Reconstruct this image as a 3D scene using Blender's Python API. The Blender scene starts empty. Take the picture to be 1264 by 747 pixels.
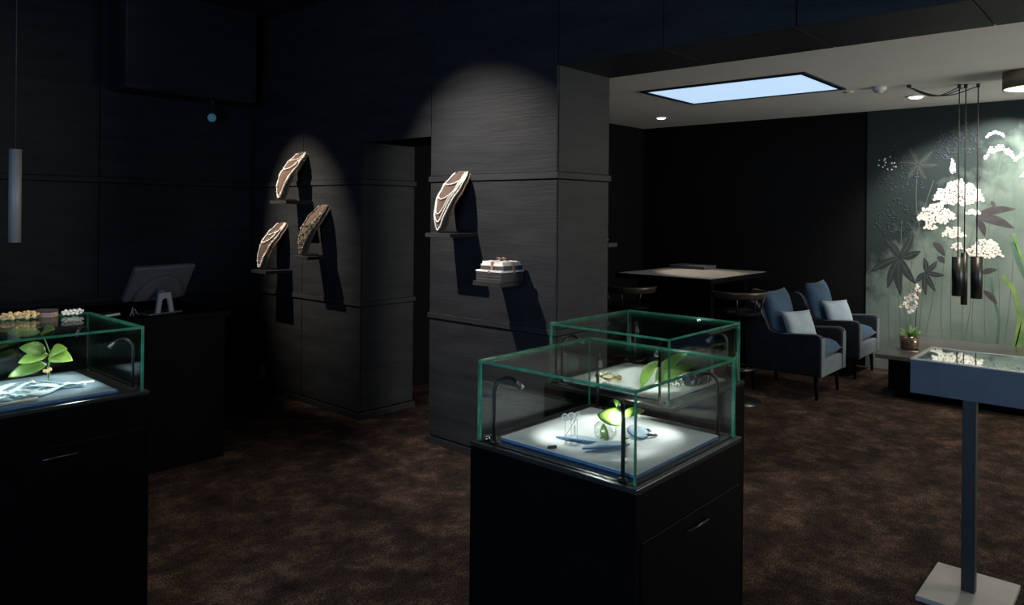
import bpy, bmesh, math, random
from mathutils import Vector, Matrix
PI = math.pi
random.seed(7)
scene = bpy.context.scene
col = scene.collection

# ------------------------------------------------------------------ camera, world, exposure
cam_d = bpy.data.cameras.new('camera')
cam = bpy.data.objects.new('camera', cam_d); col.objects.link(cam)
cam_d.sensor_width = 36.0
cam_d.lens = 911.0 / 1264.0 * 36.0
cam_d.shift_y = -111.5 / 1264.0
cam_d.clip_start = 0.05
cam.location = (0, 0, 1.55)
HEAD = math.radians(41.6)
cam.rotation_euler = (Matrix.Rotation(HEAD - PI / 2, 3, 'Z') @ Matrix.Rotation(PI / 2, 3, 'X')
                      @ Matrix.Rotation(0.0093, 3, 'Z')).to_euler()
scene.camera = cam
vs = scene.view_settings
vs.view_transform = 'Standard'; vs.look = 'None'; vs.gamma = 1.0; vs.use_curve_mapping = False
vs.exposure = 0.0

world = bpy.data.worlds.new('world'); scene.world = world
world.use_nodes = True
wb = world.node_tree.nodes['Background']
wb.inputs['Color'].default_value = (0.45, 0.62, 1.0, 1); wb.inputs['Strength'].default_value = 0.35


def area_light(name, loc, target, sx, sy, energy, color, parent=None):
    d = bpy.data.lights.new(name, 'AREA'); d.shape = 'RECTANGLE'; d.size = sx; d.size_y = sy
    d.energy = energy; d.color = color
    o = bpy.data.objects.new(name, d); col.objects.link(o); o.location = loc
    o.rotation_euler = (Vector(target) - Vector(loc)).to_track_quat('-Z', 'Y').to_euler()
    if parent:
        o.parent = parent
    return o


def spot_light(name, loc, target, energy, angle, color, radius=0.02, blend=0.5, parent=None):
    d = bpy.data.lights.new(name, 'SPOT'); d.energy = energy; d.spot_size = math.radians(angle)
    d.spot_blend = blend; d.color = color; d.shadow_soft_size = radius
    o = bpy.data.objects.new(name, d); col.objects.link(o); o.location = loc
    o.rotation_euler = (Vector(target) - Vector(loc)).to_track_quat('-Z', 'Y').to_euler()
    if parent:
        o.parent = parent
    return o


# overcast daylight outside the shop window behind the camera
area_light('daylight', (-2.95, -0.1, 1.7), (3.35, 0.6, 1.2), 3.0, 2.1, 125, (0.42, 0.62, 1.0))
# daylight outside the window of the back room
area_light('daylight_back', (6.3, -3.35, 1.6), (6.2, 2.0, 4.3), 2.6, 1.9, 160, (1.0, 0.95, 0.86))

WARM = (1.0, 0.86, 0.68)
NEUT = (1.0, 0.95, 0.88)
COOL = (0.93, 1.0, 0.97)


# ------------------------------------------------------------------ materials
def pm(name, c1, c2=None, scale=8.0, rough=0.5, metal=0.0, spec=0.5, bump=0.0, bscale=60.0, stretch=(1, 1, 1),
       sheen=0.0, coat=0.0, emit=None, estr=0.0, trans=0.0, detail=4.0, lo=0.35, hi=0.65, sub=0.0, alpha=1.0):
    m = bpy.data.materials.new(name); m.use_nodes = True
    nt = m.node_tree; b = nt.nodes['Principled BSDF']
    c2 = c2 or tuple(min(1, x * 1.18) for x in c1)
    tc = nt.nodes.new('ShaderNodeTexCoord')
    mp = nt.nodes.new('ShaderNodeMapping'); mp.inputs['Scale'].default_value = stretch
    nt.links.new(tc.outputs['Object'], mp.inputs['Vector'])
    n = nt.nodes.new('ShaderNodeTexNoise'); n.inputs['Scale'].default_value = scale
    n.inputs['Detail'].default_value = detail
    nt.links.new(mp.outputs[0], n.inputs['Vector'])
    r = nt.nodes.new('ShaderNodeValToRGB')
    r.color_ramp.elements[0].position = lo; r.color_ramp.elements[0].color = (*c1, 1)
    r.color_ramp.elements[1].position = hi; r.color_ramp.elements[1].color = (*c2, 1)
    nt.links.new(n.outputs['Fac'], r.inputs['Fac'])
    nt.links.new(r.outputs['Color'], b.inputs['Base Color'])
    b.inputs['Roughness'].default_value = rough; b.inputs['Metallic'].default_value = metal
    b.inputs['Specular IOR Level'].default_value = spec
    b.inputs['Sheen Weight'].default_value = sheen
    b.inputs['Coat Weight'].default_value = coat
    b.inputs['Transmission Weight'].default_value = trans
    b.inputs['Subsurface Weight'].default_value = sub
    if sub:
        b.inputs['Subsurface Scale'].default_value = 0.004
    if emit:
        b.inputs['Emission Color'].default_value = (*emit, 1); b.inputs['Emission Strength'].default_value = estr
    if bump:
        n2 = nt.nodes.new('ShaderNodeTexNoise'); n2.inputs['Scale'].default_value = bscale
        n2.inputs['Detail'].default_value = 5.0
        nt.links.new(mp.outputs[0], n2.inputs['Vector'])
        bp = nt.nodes.new('ShaderNodeBump'); bp.inputs['Strength'].default_value = bump
        bp.inputs['Distance'].default_value = 0.01
        nt.links.new(n2.outputs['Fac'], bp.inputs['Height'])
        nt.links.new(bp.outputs['Normal'], b.inputs['Normal'])
    return m


def glass_mat(name, tint=(0.975, 0.995, 0.984), f0=0.06, rough=0.0, gain=0.68):
    """clear sheet glass: transparent with Schlick reflection"""
    m = bpy.data.materials.new(name); m.use_nodes = True
    nt = m.node_tree; nt.nodes.clear()
    out = nt.nodes.new('ShaderNodeOutputMaterial')
    tr = nt.nodes.new('ShaderNodeBsdfTransparent'); tr.inputs[0].default_value = (*tint, 1)
    gl = nt.nodes.new('ShaderNodeBsdfGlossy'); gl.inputs['Roughness'].default_value = rough
    gl.inputs['Color'].default_value = (0.95, 1, 0.97, 1)
    ge = nt.nodes.new('ShaderNodeNewGeometry')
    dt = nt.nodes.new('ShaderNodeVectorMath'); dt.operation = 'DOT_PRODUCT'
    nt.links.new(ge.outputs['Incoming'], dt.inputs[0]); nt.links.new(ge.outputs['Normal'], dt.inputs[1])
    ab = nt.nodes.new('ShaderNodeMath'); ab.operation = 'ABSOLUTE'; nt.links.new(dt.outputs['Value'], ab.inputs[0])
    su = nt.nodes.new('ShaderNodeMath'); su.operation = 'SUBTRACT'; su.inputs[0].default_value = 1.0
    nt.links.new(ab.outputs[0], su.inputs[1])
    po = nt.nodes.new('ShaderNodeMath'); po.operation = 'POWER'; po.inputs[1].default_value = 5.0
    nt.links.new(su.outputs[0], po.inputs[0])
    ma = nt.nodes.new('ShaderNodeMath'); ma.operation = 'MULTIPLY_ADD'
    ma.inputs[1].default_value = (1 - f0) * gain; ma.inputs[2].default_value = f0 * gain
    ma.use_clamp = True
    nt.links.new(po.outputs[0], ma.inputs[0])
    mx = nt.nodes.new('ShaderNodeMixShader')
    nt.links.new(ma.outputs[0], mx.inputs['Fac']); nt.links.new(tr.outputs[0], mx.inputs[1]); nt.links.new(gl.outputs[0], mx.inputs[2])
    nt.links.new(mx.outputs[0], out.inputs['Surface'])
    return m


def edge_glass_mat(name, c=(0.06, 0.27, 0.18)):
    m = bpy.data.materials.new(name); m.use_nodes = True
    nt = m.node_tree; nt.nodes.clear()
    out = nt.nodes.new('ShaderNodeOutputMaterial')
    df = nt.nodes.new('ShaderNodeBsdfDiffuse'); tl = nt.nodes.new('ShaderNodeBsdfTranslucent')
    tc = nt.nodes.new('ShaderNodeTexCoord'); n = nt.nodes.new('ShaderNodeTexNoise'); n.inputs['Scale'].default_value = 25
    nt.links.new(tc.outputs['Object'], n.inputs['Vector'])
    r = nt.nodes.new('ShaderNodeValToRGB')
    r.color_ramp.elements[0].color = (*[x * 0.35 for x in c], 1); r.color_ramp.elements[1].color = (*[min(1, x * 2.9) for x in c], 1)
    nt.links.new(n.outputs['Fac'], r.inputs['Fac'])
    nt.links.new(r.outputs[0], df.inputs[0]); nt.links.new(r.outputs[0], tl.inputs[0])
    a = nt.nodes.new('ShaderNodeMixShader'); a.inputs[0].default_value = 0.6
    nt.links.new(df.outputs[0], a.inputs[1]); nt.links.new(tl.outputs[0], a.inputs[2])
    gl = nt.nodes.new('ShaderNodeBsdfGlossy'); gl.inputs['Roughness'].default_value = 0.15
    gl.inputs[0].default_value = (0.6, 1, 0.8, 1)
    b = nt.nodes.new('ShaderNodeMixShader'); b.inputs[0].default_value = 0.15
    nt.links.new(a.outputs[0], b.inputs[1]); nt.links.new(gl.outputs[0], b.inputs[2])
    nt.links.new(b.outputs[0], out.inputs['Surface'])
    return m


def carpet_mat():
    m = pm('carpet_pile', (0.05, 0.04, 0.034), rough=0.95, spec=0.1, bump=1.0, bscale=220)
    nt = m.node_tree; b = nt.nodes['Principled BSDF']
    tc = nt.nodes.new('ShaderNodeTexCoord')
    def noise(sc, det, rgh=0.6):
        n = nt.nodes.new('ShaderNodeTexNoise'); n.inputs['Scale'].default_value = sc
        n.inputs['Detail'].default_value = det; n.inputs['Roughness'].default_value = rgh
        nt.links.new(tc.outputs['Object'], n.inputs['Vector']); return n
    def ramp(n, stops):
        r = nt.nodes.new('ShaderNodeValToRGB')
        el = r.color_ramp.elements
        el[0].position, el[0].color = stops[0][0], (*stops[0][1], 1)
        el[1].position, el[1].color = stops[-1][0], (*stops[-1][1], 1)
        for p, c in stops[1:-1]:
            e = el.new(p); e.color = (*c, 1)
        nt.links.new(n.outputs['Fac'], r.inputs['Fac']); return r
    big = ramp(noise(4.4, 10, 0.80), [(0.36, (0.012, 0.010, 0.010)), (0.50, (0.044, 0.030, 0.025)), (0.63, (0.125, 0.081, 0.062))])
    fine = ramp(noise(130, 3, 0.8), [(0.40, (0.12, 0.12, 0.12)), (0.64, (2.1, 2.0, 1.9))])
    mx = nt.nodes.new('ShaderNodeMix'); mx.data_type = 'RGBA'; mx.blend_type = 'MULTIPLY'
    mx.inputs['Factor'].default_value = 1.0
    nt.links.new(big.outputs[0], mx.inputs['A']); nt.links.new(fine.outputs[0], mx.inputs['B'])
    nt.links.new(mx.outputs['Result'], b.inputs['Base Color'])
    return m


def wood_mat(name, c1, c2, stretch):
    """black-stained open-pored oak veneer"""
    m = pm(name, c1, c2, scale=5.0, rough=0.55, spec=0.22, stretch=stretch, detail=8, lo=0.3, hi=0.7)
    nt = m.node_tree; b = nt.nodes['Principled BSDF']
    mp = [n for n in nt.nodes if n.type == 'MAPPING'][0]
    w = nt.nodes.new('ShaderNodeTexWave'); w.wave_type = 'BANDS'; w.bands_direction = 'Z'
    w.inputs['Scale'].default_value = 3.2; w.inputs['Distortion'].default_value = 14.0
    w.inputs['Detail'].default_value = 3.0; w.inputs['Detail Scale'].default_value = 0.9
    nt.links.new(mp.outputs[0], w.inputs['Vector'])
    n2 = nt.nodes.new('ShaderNodeTexNoise'); n2.inputs['Scale'].default_value = 42; n2.inputs['Detail'].default_value = 4
    nt.links.new(mp.outputs[0], n2.inputs['Vector'])
    ad = nt.nodes.new('ShaderNodeMath'); ad.operation = 'MULTIPLY_ADD'; ad.inputs[1].default_value = 0.16
    nt.links.new(w.outputs['Fac'], ad.inputs[0]); nt.links.new(n2.outputs['Fac'], ad.inputs[2])
    bp = nt.nodes.new('ShaderNodeBump'); bp.inputs['Strength'].default_value = 0.35; bp.inputs['Distance'].default_value = 0.004
    nt.links.new(ad.outputs[0], bp.inputs['Height']); nt.links.new(bp.outputs[0], b.inputs['Normal'])
    return m


M = {}
M['carpet'] = carpet_mat()
M['wood'] = wood_mat('black_stained_oak', (0.017, 0.018, 0.0205), (0.029, 0.0305, 0.034), (0.5, 0.5, 3.0))
M['rail'] = wood_mat('black_stained_rail', (0.021, 0.0215, 0.023), (0.034, 0.0345, 0.036), (0.5, 0.5, 4.0))
M['groove'] = pm('groove_black', (0.006, 0.006, 0.007), rough=0.9, spec=0.1)
M['darkwall'] = pm('dark_wallcovering', (0.004, 0.0043, 0.005), (0.0065, 0.0068, 0.0075), scale=30, rough=0.8, spec=0.1, bump=0.15, bscale=120)
M['base'] = pm('baseboard_satin', (0.022, 0.022, 0.023), rough=0.35)
M['ceil_dark'] = pm('ceiling_dark', (0.020, 0.022, 0.028), rough=0.9, spec=0.1)
M['ceil_white'] = pm('ceiling_plaster', (0.80, 0.79, 0.76), (0.83, 0.82, 0.79), scale=4, rough=0.9, spec=0.2)
M['black'] = pm('black_lacquer', (0.002, 0.002, 0.0023), (0.003, 0.003, 0.0033), rough=0.5, spec=0.045)
M['blackmetal'] = pm('black_metal', (0.012, 0.012, 0.013), rough=0.3, spec=0.6)
M['deck'] = pm('satin_deck_metal', (0.045, 0.046, 0.048), rough=0.28, metal=0.6, spec=0.6)
M['chrome'] = pm('chrome', (0.55, 0.55, 0.55), rough=0.18, metal=1.0)
M['steel'] = pm('brushed_steel', (0.32, 0.32, 0.33), rough=0.35, metal=1.0)
M['glass'] = glass_mat('sheet_glass')
M['vase'] = glass_mat('vase_glass', (0.96, 0.98, 0.97), 0.07, gain=1.0)
M['edge'] = edge_glass_mat('green_glass_edge')
M['led'] = pm('led_lens', (1, 1, 1), emit=(1, 0.97, 0.9), estr=30)
M['pad_white'] = pm('pad_white', (0.70, 0.72, 0.70), (0.74, 0.76, 0.74), rough=0.8)
M['pad_blue'] = pm('pad_slate', (0.11, 0.175, 0.215), (0.13, 0.20, 0.24), rough=0.85)
M['felt_blue'] = pm('blue_felt', (0.08, 0.16, 0.30), (0.11, 0.20, 0.35), scale=40, rough=0.95, bump=0.3, bscale=200)
M['felt_light'] = pm('pale_blue_felt', (0.36, 0.46, 0.54), (0.45, 0.54, 0.61), scale=40, rough=0.95)
M['leaf'] = pm('fresh_leaf', (0.15, 0.30, 0.05), (0.27, 0.44, 0.09), scale=14, rough=0.4, sub=0.25)
M['leaf_dark'] = pm('deep_leaf', (0.07, 0.17, 0.03), (0.13, 0.26, 0.05), scale=14, rough=0.4, sub=0.2)
M['stem'] = pm('green_stem', (0.10, 0.20, 0.04), rough=0.6)
M['pearl'] = pm('pearl_white', (0.92, 0.88, 0.80), (0.96, 0.93, 0.87), rough=0.2, coat=0.5)
M['pearl_gold'] = pm('pearl_golden', (0.72, 0.50, 0.24), (0.85, 0.66, 0.36), scale=60, rough=0.22, coat=0.5)
M['pearl_dark'] = pm('pearl_dark_mixed', (0.05, 0.045, 0.04), (0.42, 0.36, 0.25), scale=90, rough=0.18, coat=0.6)
M['gold'] = pm('gold', (0.80, 0.55, 0.22), (0.9, 0.68, 0.32), rough=0.22, metal=1.0)
M['silver'] = pm('silver', (0.92, 0.90, 0.86), rough=0.32, metal=0.75)
M['bust'] = pm('suede_bust', (0.085, 0.048, 0.036), (0.108, 0.062, 0.047), scale=60, rough=0.9, bump=0.15, bscale=300, sheen=0.2)
M['bust_edge'] = pm('suede_edge', (0.20, 0.118, 0.072), (0.24, 0.142, 0.088), scale=60, rough=0.85)
M['box_grey'] = pm('box_grey_paper', (0.050, 0.049, 0.047), (0.062, 0.060, 0.057), rough=0.7)
M['box_white'] = pm('box_white_paper', (0.80, 0.78, 0.74), rough=0.6)
M['ribbon'] = pm('rose_brown_ribbon', (0.30, 0.19, 0.15), (0.40, 0.27, 0.22), scale=60, rough=0.4)
M['velvet'] = pm('blue_velvet', (0.014, 0.042, 0.085), (0.024, 0.064, 0.118), scale=9, rough=0.85, sheen=0.12)
M['velvet_shade'] = pm('shaded_velvet', (0.012, 0.013, 0.017), (0.018, 0.020, 0.026), scale=9, rough=0.9, sheen=0.04, spec=0.1)  # darker copy of the velvet, shade on sides and back put into the colour
M['velvet_lit'] = pm('lit_velvet', (0.070, 0.095, 0.115), (0.09, 0.12, 0.14), scale=9, rough=0.8, sheen=0.1)  # paler copy of the velvet, light on the chair fronts put into the colour
M['pillow'] = pm('pale_blue_satin', (0.20, 0.27, 0.32), (0.30, 0.37, 0.42), scale=7, rough=0.6, sheen=0.4)
M['table_blue'] = pm('blue_table_lacquer', (0.052, 0.082, 0.108), (0.062, 0.095, 0.124), rough=0.5)
M['post_grey'] = pm('graphite_post', (0.015, 0.0155, 0.017), rough=0.5)
M['plate_grey'] = pm('pale_grey_plate', (0.30, 0.295, 0.265), (0.33, 0.325, 0.295), rough=0.5)
M['frame_cream'] = pm('cream_frame', (0.60, 0.57, 0.50), rough=0.4)
M['velvet_tray'] = pm('grey_tray', (0.10, 0.105, 0.11), (0.14, 0.145, 0.15), scale=30, rough=0.9)
M['stone_white'] = pm('white_stones', (0.62, 0.60, 0.62), (0.85, 0.83, 0.80), scale=90, rough=0.15, coat=0.5)
M['stone_amber'] = pm('amber_stones', (0.40, 0.24, 0.10), (0.62, 0.44, 0.25), scale=90, rough=0.2, coat=0.5)
M['console_top'] = pm('console_top', (0.085, 0.082, 0.078), (0.10, 0.096, 0.09), rough=0.28, spec=0.5)
M['bark'] = pm('orchid_bark', (0.05, 0.020, 0.010), (0.24, 0.095, 0.030), scale=35, rough=0.8, bump=0.6, bscale=60)
M['petal'] = pm('orchid_petal', (0.72, 0.62, 0.58), (0.88, 0.84, 0.74), scale=50, rough=0.5, sub=0.1)
M['tulle'] = pm('pale_tulle', (0.42, 0.58, 0.64), (0.55, 0.70, 0.74), scale=40, rough=0.8)
M['plastic'] = pm('grey_plastic', (0.075, 0.075, 0.085), (0.09, 0.09, 0.10), rough=0.45)
M['plastic_light'] = pm('light_grey_plastic', (0.24, 0.235, 0.25), rough=0.4)
M['screen'] = pm('screen_black', (0.01, 0.01, 0.012), rough=0.15)
M['lamp_grey'] = pm('pendant_aluminium', (0.48, 0.47, 0.45), (0.52, 0.51, 0.49), rough=0.5, metal=0.1)
M['pend_black'] = pm('pendant_black', (0.012, 0.012, 0.012), (0.018, 0.017, 0.016), rough=0.35)
M['cable'] = pm('cable_black', (0.012, 0.012, 0.012), rough=0.6)
M['plaster_white'] = pm('white_fixture', (0.62, 0.61, 0.58), rough=0.5)
M['brass'] = pm('champagne_shade', (0.30, 0.25, 0.16), (0.34, 0.28, 0.19), rough=0.4, metal=0.3)
M['panel_light'] = pm('light_panel', (0.5, 0.6, 0.7), emit=(0.50, 0.70, 0.95), estr=0.98)
M['skyframe'] = pm('skylight_frame', (0.012, 0.02, 0.045), rough=0.4)
M['diff_warm'] = pm('lamp_diffuser', (1, 0.95, 0.85), emit=(1.0, 0.90, 0.72), estr=2.6)
M['spot_lens'] = pm('spot_lens', (1, 0.95, 0.85), emit=(1.0, 0.93, 0.80), estr=9)
M['socket'] = pm('socket_cream', (0.50, 0.47, 0.36), rough=0.4)
M['table_pale'] = pm('table_inlay_pale', (0.25, 0.235, 0.21), (0.28, 0.262, 0.235), rough=0.6)
M['blue_led'] = pm('blue_lens', (0.10, 0.28, 0.42), rough=0.05, emit=(0.15, 0.4, 0.6), estr=0.12)
M['stoolwood'] = pm('walnut_shell', (0.030, 0.022, 0.016), (0.042, 0.032, 0.022), scale=10, rough=0.35, stretch=(1, 1, 6))
M['m_ink'] = pm('mural_ink_leaf', (0.012, 0.017, 0.016), (0.026, 0.035, 0.032), scale=6, rough=0.7)
M['m_purple'] = pm('mural_plum_leaf', (0.030, 0.028, 0.030), (0.055, 0.050, 0.052), scale=12, rough=0.7)
M['m_stem'] = pm('mural_stem', (0.075, 0.105, 0.092), rough=0.7)
M['m_green'] = pm('mural_blade_green', (0.10, 0.20, 0.06), (0.20, 0.30, 0.08), scale=8, rough=0.7)
M['m_teal'] = pm('mural_blade_teal', (0.05, 0.11, 0.075), (0.08, 0.15, 0.10), scale=8, rough=0.7)
M['m_white'] = pm('mural_blossom_white', (0.60, 0.57, 0.51), (0.72, 0.69, 0.63), scale=30, rough=0.6)
M['m_cool'] = pm('mural_blossom_cool', (0.42, 0.48, 0.50), (0.70, 0.74, 0.74), scale=40, rough=0.6)
M['m_blue'] = pm('mural_floret_blue', (0.016, 0.020, 0.034), (0.045, 0.052, 0.075), scale=40, rough=0.7)


def mural_mat():
    m = pm('mural_ground', (0.105, 0.145, 0.122), (0.185, 0.225, 0.195), scale=2.2, rough=0.75, spec=0.2, detail=7, bump=0.08, bscale=40)
    nt = m.node_tree; b = nt.nodes['Principled BSDF']
    base = [n for n in nt.nodes if n.type == 'VALTORGB'][0]
    tc = [n for n in nt.nodes if n.type == 'TEX_COORD'][0]
    n = nt.nodes.new('ShaderNodeTexNoise'); n.inputs['Scale'].default_value = 7; n.inputs['Detail'].default_value = 8
    nt.links.new(tc.outputs['Object'], n.inputs['Vector'])
    # painted night-blue thicket in the upper left of the picture
    sp = nt.nodes.new('ShaderNodeSeparateXYZ'); nt.links.new(tc.outputs['Object'], sp.inputs[0])
    a = nt.nodes.new('ShaderNodeMath'); a.operation = 'MULTIPLY_ADD'; a.inputs[1].default_value = 1.0; a.inputs[2].default_value = -3.25
    nt.links.new(sp.outputs['Z'], a.inputs[0])
    c = nt.nodes.new('ShaderNodeMath'); c.operation = 'MULTIPLY_ADD'; c.inputs[1].default_value = 1.1
    nt.links.new(sp.outputs['Y'], c.inputs[0]); nt.links.new(a.outputs[0], c.inputs[2])
    d = nt.nodes.new('ShaderNodeMath'); d.operation = 'MULTIPLY_ADD'; d.inputs[1].default_value = 1.3
    nt.links.new(n.outputs['Fac'], d.inputs[0]); nt.links.new(c.outputs[0], d.inputs[2])
    r = nt.nodes.new('ShaderNodeValToRGB'); r.color_ramp.elements[0].position = 0.45; r.color_ramp.elements[1].position = 1.0
    nt.links.new(d.outputs[0], r.inputs['Fac'])
    mx = nt.nodes.new('ShaderNodeMix'); mx.data_type = 'RGBA'
    nt.links.new(r.outputs[0], mx.inputs['Factor']); nt.links.new(base.outputs[0], mx.inputs['A'])
    mx.inputs['B'].default_value = (0.020, 0.030, 0.030, 1)
    nt.links.new(mx.outputs['Result'], b.inputs['Base Color'])
    return m


M['mural'] = mural_mat()


# ------------------------------------------------------------------ mesh helpers
def B():
    return bmesh.new()


def box(bm, x0, x1, y0, y1, z0, z1, bev=0.0, mi=0):
    t = bmesh.new()
    vs_ = [t.verts.new((x, y, z)) for x in (x0, x1) for y in (y0, y1) for z in (z0, z1)]
    for f in ((0, 1, 3, 2), (4, 6, 7, 5), (0, 4, 5, 1), (2, 3, 7, 6), (0, 2, 6, 4), (1, 5, 7, 3)):
        t.faces.new([vs_[i] for i in f])
    if bev:
        bmesh.ops.bevel(t, geom=list(t.edges), offset=bev, segments=2, affect='EDGES', profile=0.5)
    merge(bm, t, mi)
    return bm


def merge(bm, t, mi=0, mat=None):
    vm = {}
    for v in t.verts:
        vm[v] = bm.verts.new(mat @ v.co if mat else v.co)
    for f in t.faces:
        try:
            nf = bm.faces.new([vm[v] for v in f.verts]); nf.material_index = mi if mi else f.material_index; nf.smooth = f.smooth
        except ValueError:
            pass
    t.free()


def frame_of(d):
    d = Vector(d).normalized()
    a = Vector((0, 0, 1)) if abs(d.z) < 0.95 else Vector((1, 0, 0))
    u = d.cross(a).normalized(); v = d.cross(u).normalized()
    return u, v


def tube(bm, pts, r, seg=8, caps=True, mi=0):
    pts = [Vector(p) for p in pts]
    rs = r if isinstance(r, (list, tuple)) else [r] * len(pts)
    rings = []; u = None
    for i, p in enumerate(pts):
        d = (pts[min(i + 1, len(pts) - 1)] - pts[max(i - 1, 0)]).normalized()
        if u is None:
            u, v = frame_of(d)
        else:
            u = (u - d * u.dot(d)).normalized(); v = d.cross(u).normalized()
        rings.append([bm.verts.new(p + (u * math.cos(2 * PI * k / seg) + v * math.sin(2 * PI * k / seg)) * rs[i]) for k in range(seg)])
    for a, b in zip(rings, rings[1:]):
        for k in range(seg):
            f = bm.faces.new([a[k], a[(k + 1) % seg], b[(k + 1) % seg], b[k]]); f.smooth = True; f.material_index = mi
    if caps:
        for ring in (rings[0][::-1], rings[-1]):
            f = bm.faces.new(ring); f.material_index = mi
    return bm


def cyl(bm, c, r, z0, z1, seg=24, mi=0):
    return tube(bm, [(c[0], c[1], z0), (c[0], c[1], z1)], r, seg, mi=mi)


def lathe(bm, prof, c=(0, 0, 0), seg=24, mi=0):
    rings = []
    for r, z in prof:
        if r < 1e-5:
            rings.append([bm.verts.new((c[0], c[1], c[2] + z))])
        else:
            rings.append([bm.verts.new((c[0] + r * math.cos(2 * PI * k / seg), c[1] + r * math.sin(2 * PI * k / seg), c[2] + z)) for k in range(seg)])
    for a, b in zip(rings, rings[1:]):
        for k in range(seg):
            k2 = (k + 1) % seg
            if len(a) == 1 and len(b) == 1:
                continue
            if len(a) == 1:
                f = bm.faces.new([a[0], b[k2], b[k]])
            elif len(b) == 1:
                f = bm.faces.new([a[k], a[k2], b[0]])
            else:
                f = bm.faces.new([a[k], a[k2], b[k2], b[k]])
            f.smooth = True; f.material_index = mi
    return bm


def ball(bm, c, r, seg=8, rings=5, mi=0, sq=(1, 1, 1)):
    c = Vector(c); rr = []
    for i in range(rings + 1):
        th = PI * i / rings
        if i in (0, rings):
            rr.append([bm.verts.new(c + Vector((0, 0, r * sq[2] * math.cos(th))))])
        else:
            rr.append([bm.verts.new(c + Vector((r * sq[0] * math.sin(th) * math.cos(2 * PI * k / seg), r * sq[1] * math.sin(th) * math.sin(2 * PI * k / seg), r * sq[2] * math.cos(th)))) for k in range(seg)])
    for a, b in zip(rr, rr[1:]):
        for k in range(seg):
            k2 = (k + 1) % seg
            if len(a) == 1:
                f = bm.faces.new([a[0], b[k], b[k2]])
            elif len(b) == 1:
                f = bm.faces.new([a[k], b[0], a[k2]])
            else:
                f = bm.faces.new([a[k], b[k], b[k2], a[k2]])
            f.smooth = True; f.material_index = mi
    return bm


def prism(bm, poly, axis, a0, a1, bev=0.0):
    """extrude a 2-D polygon along axis ('x': poly is (y,z); 'z': poly is (x,y))"""
    t = bmesh.new()
    def P(p, a):
        return {'x': (a, p[0], p[1]), 'y': (p[0], a, p[1]), 'z': (p[0], p[1], a)}[axis]
    lo = [t.verts.new(P(p, a0)) for p in poly]; hi = [t.verts.new(P(p, a1)) for p in poly]
    n = len(poly)
    f0 = t.faces.new(lo); f1 = t.faces.new(hi[::-1])
    for i in range(n):
        t.faces.new([lo[i], hi[i], hi[(i + 1) % n], lo[(i + 1) % n]])
    if bev:
        ed = [e for e in t.edges if e in f0.edges or e in f1.edges] if False else list(set(list(f0.edges) + list(f1.edges)))
        bmesh.ops.bevel(t, geom=ed, offset=bev, segments=2, affect='EDGES', profile=0.6)
    bmesh.ops.recalc_face_normals(t, faces=list(t.faces))
    merge(bm, t)
    return bm


def grid_surface(bm, fn, nu, nv, thick=0.0, mi=0):
    """surface fn(u,v) u,v in 0..1; closed slab if thick"""
    P = [[Vector(fn(i / nu, j / nv)) for j in range(nv + 1)] for i in range(nu + 1)]
    def nrm(i, j):
        du = P[min(i + 1, nu)][j] - P[max(i - 1, 0)][j]; dv = P[i][min(j + 1, nv)] - P[i][max(j - 1, 0)]
        n = du.cross(dv)
        return n.normalized() if n.length > 1e-9 else Vector((0, 0, 1))
    top = [[bm.verts.new(P[i][j] + (nrm(i, j) * thick / 2 if thick else Vector())) for j in range(nv + 1)] for i in range(nu + 1)]
    def quad(a, b, c, d):
        try:
            f = bm.faces.new([a, b, c, d]); f.smooth = True; f.material_index = mi
        except ValueError:
            pass
    for i in range(nu):
        for j in range(nv):
            quad(top[i][j], top[i + 1][j], top[i + 1][j + 1], top[i][j + 1])
    if thick:
        bot = [[bm.verts.new(P[i][j] - nrm(i, j) * thick / 2) for j in range(nv + 1)] for i in range(nu + 1)]
        for i in range(nu):
            for j in range(nv):
                quad(bot[i][j], bot[i][j + 1], bot[i + 1][j + 1], bot[i + 1][j])
        for i in range(nu):
            quad(top[i][0], bot[i][0], bot[i + 1][0], top[i + 1][0]); quad(top[i][nv], top[i + 1][nv], bot[i + 1][nv], bot[i][nv])
        for j in range(nv):
            quad(top[0][j], top[0][j + 1], bot[0][j + 1], bot[0][j]); quad(top[nu][j], bot[nu][j], bot[nu][j + 1], top[nu][j + 1])
    return bm


def leaf(bm, base, tip, width, up=(0, 0, 1), arch=0.12, fold=0.15, n=9, thick=0.0012, power=0.8, mi=0):
    base, tip = Vector(base), Vector(tip); ax = tip - base; L = ax.length; d = ax.normalized()
    up = Vector(up); side = d.cross(up).normalized(); nn = side.cross(d).normalized()
    def fn(u, v):
        w = width * 0.5 * max(0.0, math.sin(PI * min(1, u ** power))) ** 0.75
        w = max(w, 0.0008)
        s = (v - 0.5) * 2
        return base + d * (L * u) + nn * (arch * L * math.sin(PI * u * 0.9)) + side * (s * w) + nn * (abs(s) * fold * w)
    return grid_surface(bm, fn, n, 4, thick, mi)


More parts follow.
